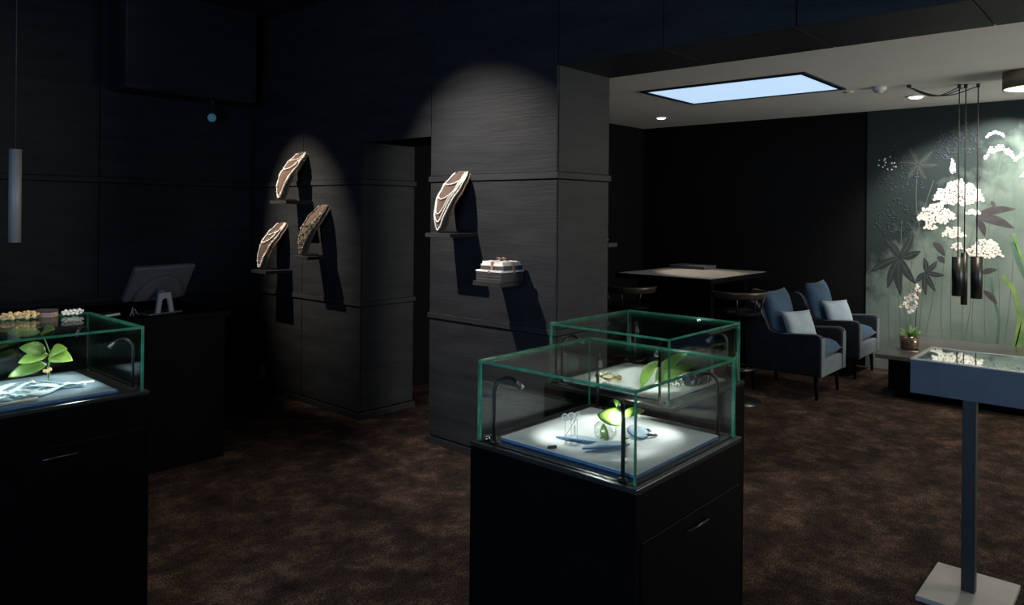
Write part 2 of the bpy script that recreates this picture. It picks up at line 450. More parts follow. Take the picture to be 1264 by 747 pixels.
def soft(bm, w, h, t, n=10, p=2.6):
    """pillow centred on origin: w along x, h along z, t along y"""
    def half(sgn):
        g = []
        for i in range(n + 1):
            row = []
            for j in range(n + 1):
                u = -1 + 2 * i / n; v = -1 + 2 * j / n
                prof = (max(0, 1 - abs(u) ** p) * max(0, 1 - abs(v) ** p)) ** 0.5
                pin = 1 - 0.07 * (1 - abs(u) ** 2) * abs(v) - 0
                pin2 = 1 - 0.07 * (1 - abs(v) ** 2) * abs(u)
                row.append(Vector((u * w / 2 * pin2, sgn * t / 2 * prof, v * h / 2 * pin)))
            g.append(row)
        return g
    fr, bk = half(-1), half(1)
    V = {}
    def vert(s, i, j):
        edge = i in (0, n) or j in (0, n)
        k = (0 if edge else s, i, j)
        if k not in V:
            V[k] = bm.verts.new((fr if s < 0 else bk)[i][j])
        return V[k]
    for s in (-1, 1):
        for i in range(n):
            for j in range(n):
                q = [vert(s, i, j), vert(s, i + 1, j), vert(s, i + 1, j + 1), vert(s, i, j + 1)]
                if s > 0:
                    q = q[::-1]
                f = bm.faces.new(q); f.smooth = True
    return bm


def rot(bm, mat):
    bmesh.ops.transform(bm, matrix=mat, verts=list(bm.verts)); return bm


def TR(loc=(0, 0, 0), rx=0, ry=0, rz=0):
    return Matrix.Translation(loc) @ Matrix.Rotation(rz, 4, 'Z') @ Matrix.Rotation(ry, 4, 'Y') @ Matrix.Rotation(rx, 4, 'X')


def obj(name, bm, mat, parent=None, smooth=False):
    me = bpy.data.meshes.new(name)
    bmesh.ops.recalc_face_normals(bm, faces=list(bm.faces))
    if smooth:
        for f in bm.faces:
            f.smooth = True
    bm.to_mesh(me); bm.free()
    for m in (mat if isinstance(mat, (list, tuple)) else [mat]):
        me.materials.append(m)
    o = bpy.data.objects.new(name, me); col.objects.link(o)
    if parent:
        o.parent = parent
    return o


def tag(o, label, cat, group=None):
    o['label'] = label; o['category'] = cat
    if group:
        o['group'] = group
    return o


def thing(name, label, cat, loc=(0, 0, 0), rz=0, group=None):
    o = bpy.data.objects.new(name, None); col.objects.link(o)
    o.empty_display_size = 0.05
    o.location = loc; o.rotation_euler = (0, 0, rz)
    return tag(o, label, cat, group)


def struct(name, bm, mat, parent=None, label=None):
    o = obj(name, bm, mat, parent)
    o['kind'] = 'structure'
    if label and not parent:
        o['label'] = label
    return o


def lab(o, label):
    o['label'] = label; return o


# ------------------------------------------------------------------ the setting
XP = 3.35          # face of the panelled wall
XB = 3.88          # its back
XW = 8.10          # far wall of the back room
HC = 3.20          # main ceiling
HB = 2.62          # back-room ceiling

struct('floor', box(B(), -2.7, 8.3, -3.1, 6.3, -0.06, 0), M['carpet'], label='mottled dark brown carpet')
struct('ceiling', box(B(), -2.7, XB, -3.1, 6.3, HC, HC + 0.1), M['ceil_dark'], label='dark ceiling of the shop')
struct('ceiling_back', box(B(), XB - 0.02, 8.3, -3.1, 5.2, HB, HB + 0.1), M['ceil_white'], label='pale plaster ceiling of the back room')


def panelled(name, core, panels, rails, label):
    """core (x0,x1,y0,y1,z0,z1); panels & rails: boxes proud of the core"""
    o = struct(name, box(B(), *core), M['groove'], label=label)
    for p in panels:
        obj('panel', box(B(), *p, bev=0.0015), M['wood'], o)
    for r in rails:
        obj('rail', box(B(), *r, bev=0.002), M['rail'], o)
    return o


G = 0.003    # half joint
T = 0.012    # panel thickness
rows = [(0.05, 0.835), (0.87, 1.745), (1.785, HC)]
rail_z = [(0.838, 0.872), (1.748, 1.785)]


def face_x(y0, y1, seams, rws=rows, x=XP):
    ys = [y0] + list(seams) + [y1]
    return [(x, x + T, a + G, b - G, z0 + G, z1 - G) for a, b in zip(ys, ys[1:]) for z0, z1 in rws]


def face_y(y, x0, x1, rws=rows, sgn=-1):
    # panels on a face whose outward normal is sgn*Y at coordinate y
    a, b = (y, y + T) if sgn < 0 else (y - T, y)
    return [(x0 + G, x1 - G, a, b, z0 + G, z1 - G) for z0, z1 in rws]


# free-standing pier between the doorway and the wide opening
PY0, PY1 = 2.63, 3.71
rw_p = [(0.05, 0.835), (0.87, 1.745), (1.785, 2.395), (2.40, HC)]
pier = panelled('wall_pier', (XP + T, XB - T, PY0 + T, PY1 - T, 0, HC),
                face_x(PY0, PY1, []) + face_y(PY0, XP + T, XB - T, [(0.05, 0.835), (0.87, 1.745), (1.785, HB)]) + face_y(PY1, XP + T, XB - T, rows, 1)
                + [(XB - T, XB, PY0 + G, PY1 - G, z0 + G, z1 - G) for z0, z1 in [(0.05, 0.835), (0.87, 1.745), (1.785, HB)]],
                [(XP - 0.010, XP + 0.01, PY0 - 0.01, PY1 + 0.01, z0, z1) for z0, z1 in rail_z]
                + [(XP + 0.0105, XB + 0.01, PY0 - 0.010, PY0 + 0.01, z0, z1) for z0, z1 in rail_z],
                'black-stained oak panelled pier between doorway and opening')
# block left of the doorway
BY0, BY1 = 4.47, 6.04
block = panelled('wall_middle', (XP + T, XB - T, BY0 + T, 6.20, 0, HC),
                 face_x(BY0, BY1, [5.245]) + face_y(BY0, XP + T, XB - T, [(0.05, 0.835), (0.87, 1.745), (1.785, HB)]),
                 [(XP - 0.010, XP + 0.01, BY0 - 0.01, BY1, z0, z1) for z0, z1 in rail_z]
                 + [(XP + 0.0105, XB, BY0 - 0.010, BY0 + 0.01, z0, z1) for z0, z1 in rail_z],
                 'black-stained oak panelled wall left of the doorway')
# header over the doorway
panelled('wall_header', (XP + T, XB - T, PY1 + 0.001, BY0 - 0.001, 2.06, HC),
         [(XP, XP + T, PY1 + G, BY0 - G, 2.055, HC - G)], [], 'oak panel header above the doorway')
# beam over the wide opening
seams = [2.629, 1.946, 1.262, 0.578, -0.106, -0.79, -1.474, -2.158, -3.0]
panelled('wall_beam', (XP + T, XB - T, -3.0, PY0 - 0.001, 2.405, HC),
         [(XP, XP + T, b + G, a - G, 2.40, HC - G) for a, b in zip(seams, seams[1:])]
         + [(XP + T, XB, b + G, a - G, 2.40, 2.405) for a, b in zip(seams, seams[1:])], [],
         'oak panelled beam above the wide opening')
# rear wall behind the till
WY = 6.04
xs = [-2.7, -1.5, -0.3, 0.9, 2.1, XP]
panelled('wall_left', (-2.7, XP + 0.011, WY + T, WY + 0.15, 0, HC),
         [(a + G, b - G, WY, WY + T, z0 + G, z1 - G) for a, b in zip(xs, xs[1:]) for z0, z1 in rows],
         [(-2.7, XP - 0.011, WY - 0.010, WY + 0.01, z0, z1) for z0, z1 in rail_z],
         'black-stained oak panelled wall behind the till')
struct('wall_bulkhead', box(B(), 2.16, 3.20, 5.72, WY - 0.002, 2.44, HC - 0.001, bev=0.01), M['wood'], label='boxed-in dark bulkhead high on the rear wall')
# back room shell
struct('wall_back', box(B(), XW, XW + 0.12, -3.1, 5.1, 0, HB), M['darkwall'], label='near-black far wall of the back room')
struct('wall_side', box(B(), XB + 0.001, XW, 4.97, 5.1, 0, HB), M['darkwall'], label='near-black side wall of the back room')
struct('wall_right', box(box(box(box(B(), -2.7, 5.0, -3.22, -3.1, 0, HC), 7.6, 8.3, -3.22, -3.1, 0, HC), 5.0, 7.6, -3.22, -3.1, 0, 0.6), 5.0, 7.6, -3.22, -3.1, 2.5, HC), M['darkwall'], label='dark wall on the right of the shop')
w2 = struct('window_2', box(box(box(box(B(), 5.0, 5.06, -3.21, -3.11, 0.6, 2.5), 7.54, 7.6, -3.21, -3.11, 0.6, 2.5), 5.06, 7.54, -3.21, -3.11, 0.6, 0.66), 5.06, 7.54, -3.21, -3.11, 2.44, 2.5), M['blackmetal'], label='window of the back room')
obj('pane', box(B(), 5.06, 7.54, -3.164, -3.156, 0.66, 2.44), M['glass'], w2)
# street wall with the shop window (behind the camera)
wf = struct('wall_front', box(box(box(box(B(), -2.7, -2.58, -3.1, -1.6, 0, HC), -2.7, -2.58, 1.4, 6.2, 0, HC), -2.7, -2.58, -1.6, 1.4, 0, 0.55), -2.7, -2.58, -1.6, 1.4, 2.75, HC), M['wood'], label='dark street wall with the shop window')
wn = struct('window_1', box(box(box(box(B(), -2.69, -2.59, -1.6, -1.54, 0.55, 2.75), -2.69, -2.59, 1.34, 1.4, 0.55, 2.75), -2.69, -2.59, -1.54, 1.34, 0.55, 0.61), -2.69, -2.59, -1.54, 1.34, 2.69, 2.75), M['blackmetal'], label='large shop window letting in daylight')
obj('pane', box(B(), -2.648, -2.640, -1.54, 1.34, 0.61, 2.69), M['glass'], wn)
# baseboards
def baseb(name, *b):
    struct(name, box(B(), *b, bev=0.002), M['base'], label='low satin black baseboard')
baseb('baseboard_pier', XP - 0.014, XP, PY0 - 0.014, PY1, 0, 0.045)
baseb('baseboard_pier_side', XP, XB, PY0 - 0.014, PY0, 0, 0.045)
baseb('baseboard_middle', XP - 0.014, XP, BY0 - 0.014, WY - 0.014, 0, 0.045)
baseb('baseboard_jamb', XP, XB, BY0 - 0.014, BY0, 0, 0.045)
baseb('baseboard_left', -2.58, XP - 0.014, WY - 0.014, WY, 0, 0.045)


# ------------------------------------------------------------------ glass display cases
def pane(parent, x0, x1, y0, y1, z0, z1, axis):
    bm = B(); box(bm, x0, x1, y0, y1, z0, z1)
    bm.faces.ensure_lookup_table(); bm.normal_update()
    for f in bm.faces:
        n = f.normal
        f.material_index = 0 if abs(n['xyz'.index(axis)]) > 0.9 else 1
    o = obj('glass_pane', bm, [M['glass'], M['edge']], parent)
    return o


PED = 0.90
GT = 0.008


def display_case(loc, sx, sy, label, power=1.0, lamps=True, gz=1.13):
    """case centred on loc; sx, sy glass footprint"""
    r = thing('display_case', label, 'display case', loc, group='glass display cases on black pedestals')
    hx, hy = sx / 2, sy / 2; px, py = hx + 0.014, hy + 0.014
    body = obj('pedestal', box(B(), -px, px, -py, py, 0, PED - 0.012, bev=0.002), M['black'], r)
    dr = obj('drawer', box(B(), -px + 0.02, px - 0.02, -py - 0.004, -py, PED - 0.36, PED - 0.13, bev=0.002), M['black'], r)
    h = B(); tube(h, [(-0.05, -py - 0.0045, PED - 0.165), (-0.05, -py - 0.016, PED - 0.165), (0.05, -py - 0.016, PED - 0.165), (0.05, -py - 0.0045, PED - 0.165)], 0.003, 8)
    lab(obj('handle', h, M['blackmetal'], dr), 'slim dark bar handle')
    obj('deck', box(B(), -px, px, -py, py, PED - 0.012, PED, bev=0.0015), M['deck'], r)
    z0, z1 = PED, gz - GT
    pane(r, -hx, -hx + GT, -hy, hy, z0, z1, 'x')
    pane(r, hx - GT, hx, -hy, hy, z0, z1, 'x')
    pane(r, -hx + GT, hx - GT, -hy, -hy + GT, z0, z1, 'y')
    pane(r, -hx + GT, hx - GT, hy - GT, hy, z0, z1, 'y')
    pane(r, -hx, hx, -hy, hy, z1, gz, 'z')
    k = B(); cyl(k, (-hx + 0.02, hy - 0.02), 0.008, PED, PED + 0.012, 12); box(k, -hx + 0.012, -hx + 0.034, hy - 0.016, hy - 0.012, PED, PED + 0.010)
    lab(obj('lock', k, M['chrome'], r), 'small chrome corner lock')
    for sxx in (-1, 1):
        for syy in (-1, 1):
            bx, by = sxx * (hx - 0.020), syy * (hy - 0.046)
            d = Vector((-bx, -by, 0)).normalized()
            pts = [Vector((bx, by, PED)), Vector((bx, by, PED + 0.06)), Vector((bx, by, PED + 0.146))]
            R = 0.036
            for i in range(1, 11):
                a = PI * 0.80 * i / 10
                pts.append(Vector((bx, by, PED + 0.146)) + d * (R * (1 - math.cos(a))) + Vector((0, 0, R * math.sin(a))))
            lm = obj('gooseneck_lamp', tube(B(), pts, 0.0051, 8), M['blackmetal'], r)
            obj('lamp_foot', lathe(B(), [(0, PED), (0.012, PED), (0.012, PED + 0.004), (0.005, PED + 0.006), (0, PED + 0.006)], (bx, by, 0), 14), M['blackmetal'], lm)
            tdir = (pts[-1] - pts[-2]).normalized()
            e = pts[-1]; tip = e + tdir * 0.022
            obj('lamp_head', tube(B(), [e - tdir * 0.004, e + tdir * 0.008, tip, tip - tdir * 0.0005, tip - tdir * 0.010], [0.0055, 0.0072, 0.0085, 0.0074, 0.006], 12, caps=False), M['steel'], lm)
            obj('led', tube(B(), [tip - tdir * 0.010, tip - tdir * 0.0085], 0.0058, 12), M['led'], lm)
            if lamps:
                s = spot_light('case_spot', tip + tdir * 0.004, tip + d * 0.19 + Vector((0, 0, -0.13)), 2.2 * power, 100, COOL, 0.006, 1.0, r)
    return r


def flat_pad(name, x0, x1, y0, y1, z, mat_top, mat_edge, label, cat='pad'):
    r = thing(name, label, cat, ((x0 + x1) / 2, (y0 + y1) / 2, z))
    w, d = (x1 - x0) / 2, (y1 - y0) / 2
    obj('felt_backing', box(B(), -w, w, -d, d, 0, 0.008, bev=0.0015), mat_edge, r)
    obj('top_sheet', box(B(), -w + 0.001, w - 0.001, -d + 0.001, d - 0.001, 0.008, 0.0105, bev=0.0005), mat_top, r)
    return r


C1 = (1.778, 1.200); C2 = (2.475, 1.500); C0 = (0.832, 3.005)
display_case((C1[0], C1[1], 0), 0.545, 0.520, 'glass case on black pedestal holding ring stand and glass bowl, foremost of two')
display_case((C2[0], C2[1], 0), 0.550, 0.512, 'glass case on black pedestal holding gold bead bracelet, behind the ring case')
display_case((C0[0], C0[1], 0), 0.545, 0.540, 'glass case on black pedestal holding pale tulle and leafy twig, beside till counter', power=1.25)
PZ = PED + 0.0106 + 0.0004
flat_pad('display_pad', 1.553, 1.995, 0.965, 1.415, PED + 0.0003, M['pad_white'], M['felt_blue'], 'white display pad with blue edge under the ring stand')
flat_pad('display_pad', 2.235, 2.695, 1.275, 1.725, PED + 0.0003, M['pad_white'], M['felt_blue'], 'white display pad with blue edge under the gold bead bracelet')
flat_pad('display_pad', 0.595, 1.030, 2.765, 3.205, PED + 0.0003, M['pad_blue'], M['felt_blue'], 'slate blue display pad under tulle and leafy twig')


# --- contents of the ring case
def ring_mesh(R, r, seg=20, s2=7):
    bm = B()
    def fn(u, v):
        a, b = 2 * PI * u, 2 * PI * v
        return ((R + r * math.cos(b)) * math.cos(a), r * 1.6 * math.sin(b), (R + r * math.cos(b)) * math.sin(a))
    grid_surface(bm, fn, seg, s2)
    bmesh.ops.remove_doubles(bm, verts=list(bm.verts), dist=1e-6)
    return bm


rs = thing('ring_stand', 'clear acrylic stand on thin rods carrying three silver rings', 'stand', (1.630, 1.222, PZ), 0.2)
obj('base', box(B(), -0.016, 0.016, -0.020, 0.020, 0, 0.003, bev=0.0006), M['vase'], rs)
for x, y, hh in ((-0.008, 0.014, 0.066), (0.0, 0.0, 0.069), (0.008, -0.014, 0.071)):
    obj('rod', tube(B(), [(x, y, 0.003), (x, y, hh)], 0.0008, 6), M['steel'], rs)
    obj('cradle', tube(B(), [(x - 0.004, y, hh + 0.003), (x, y, hh), (x + 0.004, y, hh + 0.003)], 0.0008, 6), M['steel'], rs)
for i, (x, y, hh, lb) in enumerate(((-0.008, 0.014, 0.066, 'wide silver ring on the outer rod of the stand, by the price tag'), (0.0, 0.0, 0.069, 'polished silver ring on the middle rod of the stand'), (0.008, -0.014, 0.071, 'thin silver ring on the rod nearest the glass bowl'))):
    bm = ring_mesh(0.0088, 0.0018 if i < 2 else 0.0011)
    rot(bm, TR((0, 0, 0.0105), rz=-1.15 + i * 0.5))
    o = tag(obj('ring', bm, M['silver']), lb, 'ring', 'silver rings on the stand')
    cs, sn = math.cos(0.2), math.sin(0.2)
    o.location = (1.630 + x * cs - y * sn, 1.222 + x * sn + y * cs, PZ + hh)
# second wire easel with earrings
ez = thing('wire_easel', 'small wire easel leaning behind the ring stand', 'stand', (1.700, 1.262, PZ), 0.5)
for s in (-1, 1):
    obj('leg', tube(B(), [(s * 0.014, 0, 0), (s * 0.004, 0.0, 0.045)], 0.0009, 6), M['steel'], ez)
obj('leg', tube(B(), [(0, 0.026, 0), (0, 0.0, 0.045)], 0.0009, 6), M['steel'], ez)
obj('crossbar', tube(B(), [(-0.020, -0.002, 0.036), (0.020, -0.002, 0.050)], 0.0016, 8), M['silver'], ez)
tg = thing('price_tag', 'dark wedge price tag on the white pad', 'tag', (1.573, 1.243, PZ), -0.5)
obj('block', prism(B(), [(-0.005, 0), (0.005, 0), (0.003, 0.007), (-0.003, 0.007)], 'x', -0.012, 0.012), M['box_grey'], tg)


def felt_leaf(base, tip, w, label, z):
    bm = B(); leaf(bm, (base[0], base[1], z + 0.003), (tip[0], tip[1], z + 0.003), w, arch=0.03, fold=0.05, thick=0.0035, n=12)
    bm2 = B(); leaf(bm2, (base[0], base[1], z + 0.0056), (tip[0], tip[1], z + 0.0056), w * 0.88, arch=0.03, fold=0.05, thick=0.0012, n=12)
    r = thing('felt_leaf', label, 'felt leaf', (base[0], base[1], z))
    off = Matrix.Translation((-base[0], -base[1], -z))
    obj('felt_base', rot(bm, off), M['felt_blue'], r)
    obj('felt_top', rot(bm2, off), M['felt_light'], r)
    return r


felt_leaf((1.700, 1.150), (1.648, 1.290), 0.040, 'long blue felt leaf pointing at the ring stand', PZ)
felt_leaf((1.735, 1.100), (1.608, 1.168), 0.052, 'short blue felt leaf lying under the glass bowl', PZ + 0.002)
felt_leaf((1.80, 1.100), (1.890, 1.190), 0.060, 'blue felt leaf behind the glass bowl', PZ + 0.001)

bw = thing('glass_bowl', 'round clear glass bowl with green leaf inside', 'bowl', (1.712, 1.166, PZ + 0.006))
obj('bowl', lathe(B(), [(0, 0), (0.014, 0.0), (0.027, 0.010), (0.033, 0.024), (0.031, 0.038), (0.023, 0.050), (0.016, 0.054), (0.0145, 0.054), (0.0215, 0.049), (0.029, 0.038), (0.031, 0.024), (0.0255, 0.0115), (0.013, 0.002), (0, 0.002)], seg=28), M['vase'], bw)
obj('leaf', leaf(B(), (-0.012, -0.018, 0.006), (0.012, 0.012, 0.042), 0.026, up=(-1, 0.3, 0.6), arch=0.15), M['leaf'], bw)
obj('pebbles', ball(ball(ball(B(), (0.004, 0.004, 0.0085), 0.006), (-0.008, 0.006, 0.009), 0.005), (0.006, -0.007, 0.0085), 0.005), M['stone_white'], bw)

tv = thing('tube_vase', 'slim test tube vase holding a twig with broad pale green leaves', 'vase', (1.612, 1.035, PZ))
obj('tube', lathe(B(), [(0, 0), (0.008, 0), (0.0085, 0.003), (0.0065, 0.012), (0.0075, 0.055), (0.0082, 0.058), (0.0068, 0.058), (0.0060, 0.054), (0.0052, 0.012), (0, 0.010)], seg=18), M['vase'], tv)
obj('twig', tube(B(), [(0, 0, 0.012), (0.002, 0.001, 0.05), (0.004, 0.006, 0.09), (0.012, 0.016, 0.125), (0.018, 0.020, 0.145)], [0.0014, 0.0014, 0.0013, 0.0011, 0.0008], 6), M['stem'], tv)
obj('leaf', leaf(B(), (0.004, 0.006, 0.098), (-0.010, 0.080, 0.106), 0.060, up=(-0.5, -0.35, 0.9), arch=0.16, fold=0.12), M['leaf'], tv)
obj('leaf', leaf(B(), (0.010, 0.014, 0.112), (0.055, -0.022, 0.124), 0.036, up=(-0.3, -0.2, 1), arch=0.12), M['leaf'], tv)
obj('leaf', leaf(B(), (0.012, 0.016, 0.12), (0.030, 0.058, 0.146), 0.022, up=(0, 0, 1), arch=0.1), M['leaf'], tv)
obj('leaf', leaf(B(), (0.003, 0.002, 0.060), (0.050, 0.030, 0.040), 0.024, up=(-0.3, -0.4, 1), arch=0.1), M['leaf_dark'], tv)

cu = thing('bangle', 'dark open bangle with silver tips on the white pad', 'bracelet', (1.853, 1.112, PZ))
pts = [(0.026 * math.cos(a), 0.022 * math.sin(a), 0.005 + 0.004 * math.sin(2 * a)) for a in [0.4 + i * (2 * PI - 1.0) / 18 for i in range(19)]]
obj('band', tube(B(), pts, 0.0035, 8), M['blackmetal'], cu)
for e in (pts[0], pts[-1]):
    obj('tip', ball(B(), e, 0.0048), M['silver'], cu)


# --- beads along a path
def resample(pts, step):
    pts = [Vector(p) for p in pts]; out = [pts[0]]; acc = 0.0
    for a, b in zip(pts, pts[1:]):
        L = (b - a).length; s = step - acc
        while s <= L:
            out.append(a + (b - a) * (s / L)); s += step
        acc = (acc + L) % step if L else acc
        acc = L - (s - step)
    return out


def beads(pts, r, gap=2.1, var=0.0, seg=6, rings=4, thread=True):
    bm = B()
    for p in resample(pts, r * gap):
        ball(bm, p, r * (1 + random.uniform(-var, var)), seg, rings)
    if thread:
        tube(bm, pts, r * 0.25, 5)
    return bm


# gold bead bracelet in the rear case
P2Z = PED + 0.0112
gp = [(0.030 * math.cos(t) * (1 + .1 * math.sin(3 * t)), 0.052 * math.sin(t), 0.010 + 0.005 * math.sin(5 * t)) for t in [i * 2 * PI / 60 for i in range(60)]]
o = tag(obj('bracelet', rot(beads(gp, 0.0065, 1.9, 0.2), TR((0, 0, 0.0022))), M['gold']), 'gold bead bracelet lying on white pad', 'bracelet'); o.location = (2.36, 1.595, P2Z)
# zig-zag ribbon collar on that pad
zb = B()
zz = []
for i in range(15):
    zz.append((0.012 * (i % 2), -0.010 * i, 0.004))
grid_surface(zb, lambda u, v: (0.004 + 0.010 * math.sin(u * 14 * PI) + (v - .5) * 0.020, -0.15 * u, 0.004 + 0.003 * math.sin(u * 14 * PI + 1.2)), 70, 2, 0.0015)
o = tag(obj('wavy_collar', zb, M['felt_light']), 'pale wavy ribbon collar along the pad edge in rear case', 'collar'); o.location = (2.275, 1.565, P2Z)
lv = thing('leafy_spray', 'broad green leaf spray with pearls lying in the rear case', 'leaf spray', (2.37, 1.42, P2Z))
obj('leaf', leaf(B(), (-0.055, 0.0, 0.010), (0.150, 0.055, 0.060), 0.046, up=(-0.2, -0.1, 1), arch=0.10), M['leaf'], lv)
obj('leaf', leaf(B(), (0.05, 0.005, 0.012), (0.235, -0.030, 0.090), 0.055, up=(-0.3, -0.1, 1), arch=0.12), M['leaf_dark'], lv)
obj('leaf', leaf(B(), (0.02, -0.03, 0.010), (0.130, -0.130, 0.080), 0.055, up=(-0.4, -0.1, 1), arch=0.1), M['leaf_dark'], lv)
obj('stem', tube(B(), [(-0.06, 0.0, 0.008), (0.0, 0.0, 0.007), (0.08, -0.01, 0.010)], 0.003, 6), M['stem'], lv)
bm = B()
for k in range(26):
    ball(bm, (0.075 + random.uniform(-.035, .035), -0.055 + random.uniform(-.030, .030), 0.006 + random.uniform(0, 0.022)), random.uniform(0.004, 0.0065), 7, 5)
ob = obj('pearl_cluster', bm, M['pearl'], lv); ob['kind'] = 'stuff'
nk = [(0.045 * math.cos(t), 0.040 * math.sin(t), 0.0055) for t in [i * 2 * PI / 50 for i in range(51)]]
o = tag(obj('necklace', beads(nk, 0.005, 2.0, 0.05), M['pearl_gold']), 'coiled golden pearl strand beside the leaf spray in rear case', 'necklace'); o.location = (2.62, 1.36, P2Z)
bl = thing('bracelet_roll', 'blue velvet bracelet roll with silver bangles in rear case', 'display roll', (2.535, 1.315, P2Z), -0.3)
obj('roll', tube(B(), [(-0.055, 0, 0.022), (0.055, 0, 0.022)], 0.0215, 18), M['pad_blue'], bl)
for xx in (-0.03, -0.012, 0.02, 0.034):
    rb = ring_mesh(0.0235, 0.0017, 24, 6); rot(rb, TR((xx, 0, 0.0252), rz=PI / 2))
    obj('bangle', rb, M['silver'], bl)

# --- contents of the till-side case
P0Z = PED + 0.0112
tu = B()
for k in range(9):
    ph = random.uniform(0, 6); ln = random.uniform(0.20, 0.32); yy = -0.055 + k * 0.013; x0 = random.uniform(-0.17, -0.11); am = random.uniform(0.012, 0.03)
    grid_surface(tu, lambda u, v, ph=ph, ln=ln, yy=yy, x0=x0, am=am: (x0 + ln * u, yy + 0.04 * math.sin(u * 5 + ph) + (v - .5) * 0.016, 0.006 + am * (0.5 + 0.5 * math.sin(u * 8 + ph * 2)) * math.sin(PI * min(1, u * 1.1)) ** 0.6 + (v - .5) * 0.010 * math.cos(u * 6 + ph)), 26, 2, 0.001)
o = tag(obj('tulle_ribbon', rot(tu, TR((0, 0, 0.004))), M['tulle']), 'crumpled pale blue tulle ribbon on the slate pad', 'ribbon'); o.location = (0.765, 2.905, P0Z)
tw = thing('leafy_twig', 'twig with bright green leaves and pearl earrings in till-side case', 'twig', (0.905, 3.085, P0Z))
obj('holder', lathe(B(), [(0, 0), (0.012, 0), (0.012, 0.004), (0.009, 0.02), (0.007, 0.045), (0.0055, 0.045), (0.006, 0.02), (0, 0.006)], seg=16), M['vase'], tw)
obj('stem', tube(B(), [(0, 0, 0.006), (0.0, 0, 0.05), (0.004, -0.006, 0.10), (-0.012, -0.005, 0.15), (-0.03, 0, 0.185)], [0.0028, 0.0027, 0.0025, 0.002, 0.0015], 6), M['stem'], tw)
RX = Vector((math.sin(HEAD), -math.cos(HEAD), 0)).normalized()
for (a, bz, c, dz, w, mt) in ((0.006, 0.098, 0.115, 0.082, 0.060, 'leaf'), (0.004, 0.10, 0.095, 0.125, 0.050, 'leaf'), (0.0, 0.098, -0.085, 0.072, 0.050, 'leaf'), (-0.01, 0.11, -0.082, 0.128, 0.055, 'leaf_dark'),
                             (-0.006, 0.060, -0.120, 0.020, 0.055, 'leaf_dark'), (-0.03, 0.18, -0.130, 0.178, 0.045, 'leaf_dark'), (-0.025, 0.18, 0.050, 0.196, 0.040, 'leaf')):
    p0 = RX * a + Vector((0, 0, bz)); p1 = RX * c + Vector((0, 0, dz)) + Vector((-0.03, -0.03, 0))
    obj('leaf', leaf(B(), p0, p1, w, up=(-0.75, -0.75, 0.75), arch=0.12, fold=0.12), M[mt], tw)
def earring(loc, lab_, kind):
    r = thing('earring', lab_, 'earring', loc)
    bm = B()
    for k in range(9):
        a = k * 2.4; ball(bm, (0.010 * math.cos(a) * (k > 0), 0.010 * math.sin(a) * (k > 0), 0.009 + 0.004 * (k % 3)), 0.006, 7, 5)
    obj('pearls', bm, M[kind], r)
    obj('hook', tube(B(), [(0, 0, 0.018), (0, 0.001, 0.028), (0.004, 0.001, 0.032), (0.007, 0.001, 0.026)], 0.0008, 6), M['gold'], r)
    return r
earring((0.895, 3.062, P0Z + 0.030), 'golden pearl cluster earring under the twig', 'pearl_gold')
earring((0.83, 3.02, P0Z + 0.0), 'white pearl cluster earring beside the tulle ribbon', 'pearl')
o = tag(obj('price_tag', prism(B(), [(-0.018, -0.013), (0.018, -0.013), (0.020, 0.013), (-0.016, 0.013)], 'z', 0, 0.006, 0.001), M['stone_white']), 'small pale price tag lying on slate pad', 'tag'); o.location = (0.995, 2.955, P0Z)
o = tag(obj('wooden_rod', tube(B(), [(-0.09, 0, 0.006), (0.075, 0.004, 0.006)], [0.006, 0.005], 8), M['frame_cream']), 'slim brown rod on slate pad by the glass front', 'rod'); o.location = (0.715, 2.795, P0Z); o.rotation_euler = (0, 0, 0.0)

# on top of the till-side case
TZ = 1.1305
hb = thing('ring_box', 'dark brown ring box on top of the glass case', 'box', (0.935, 3.215, TZ), HEAD - PI / 2)
obj('box_body', box(B(), -0.032, 0.032, -0.022, 0.022, 0, 0.020, bev=0.002), M['ribbon'], hb)
obj('box_lid', box(B(), -0.033, 0.033, -0.023, 0.023, 0.020, 0.030, bev=0.003), M['box_grey'], hb)
def heap(loc, mt, lb, nn, R, r):
    pts = []
    for i in range(nn):
        t = i / nn * 7.3 * PI
        rr = R * (0.35 + 0.65 * abs(math.sin(t * 0.37 + 1)))
        pts.append((rr * math.cos(t), rr * 0.6 * math.sin(t), r + 0.012 * (0.5 + 0.5 * math.sin(t * 1.7))))
    o = tag(obj('necklace', beads(pts, r, 3.4, 0.25), M[mt]), lb, 'necklace', 'necklaces on top of the glass case'); o.location = loc
heap((0.845, 3.215, TZ + 0.002), 'pearl_gold', 'heaped golden pearl necklace on top of the glass case, beside the ring box', 120, 0.062, 0.0075)
heap((0.735, 3.215, TZ + 0.002), 'pearl_gold', 'golden pearl necklace on top of the glass case, farthest from the ring box', 90, 0.045, 0.006)
heap((1.020, 3.200, TZ + 0.002), 'pearl', 'small white pearl strand right of the ring box on the glass top', 60, 0.036, 0.005)


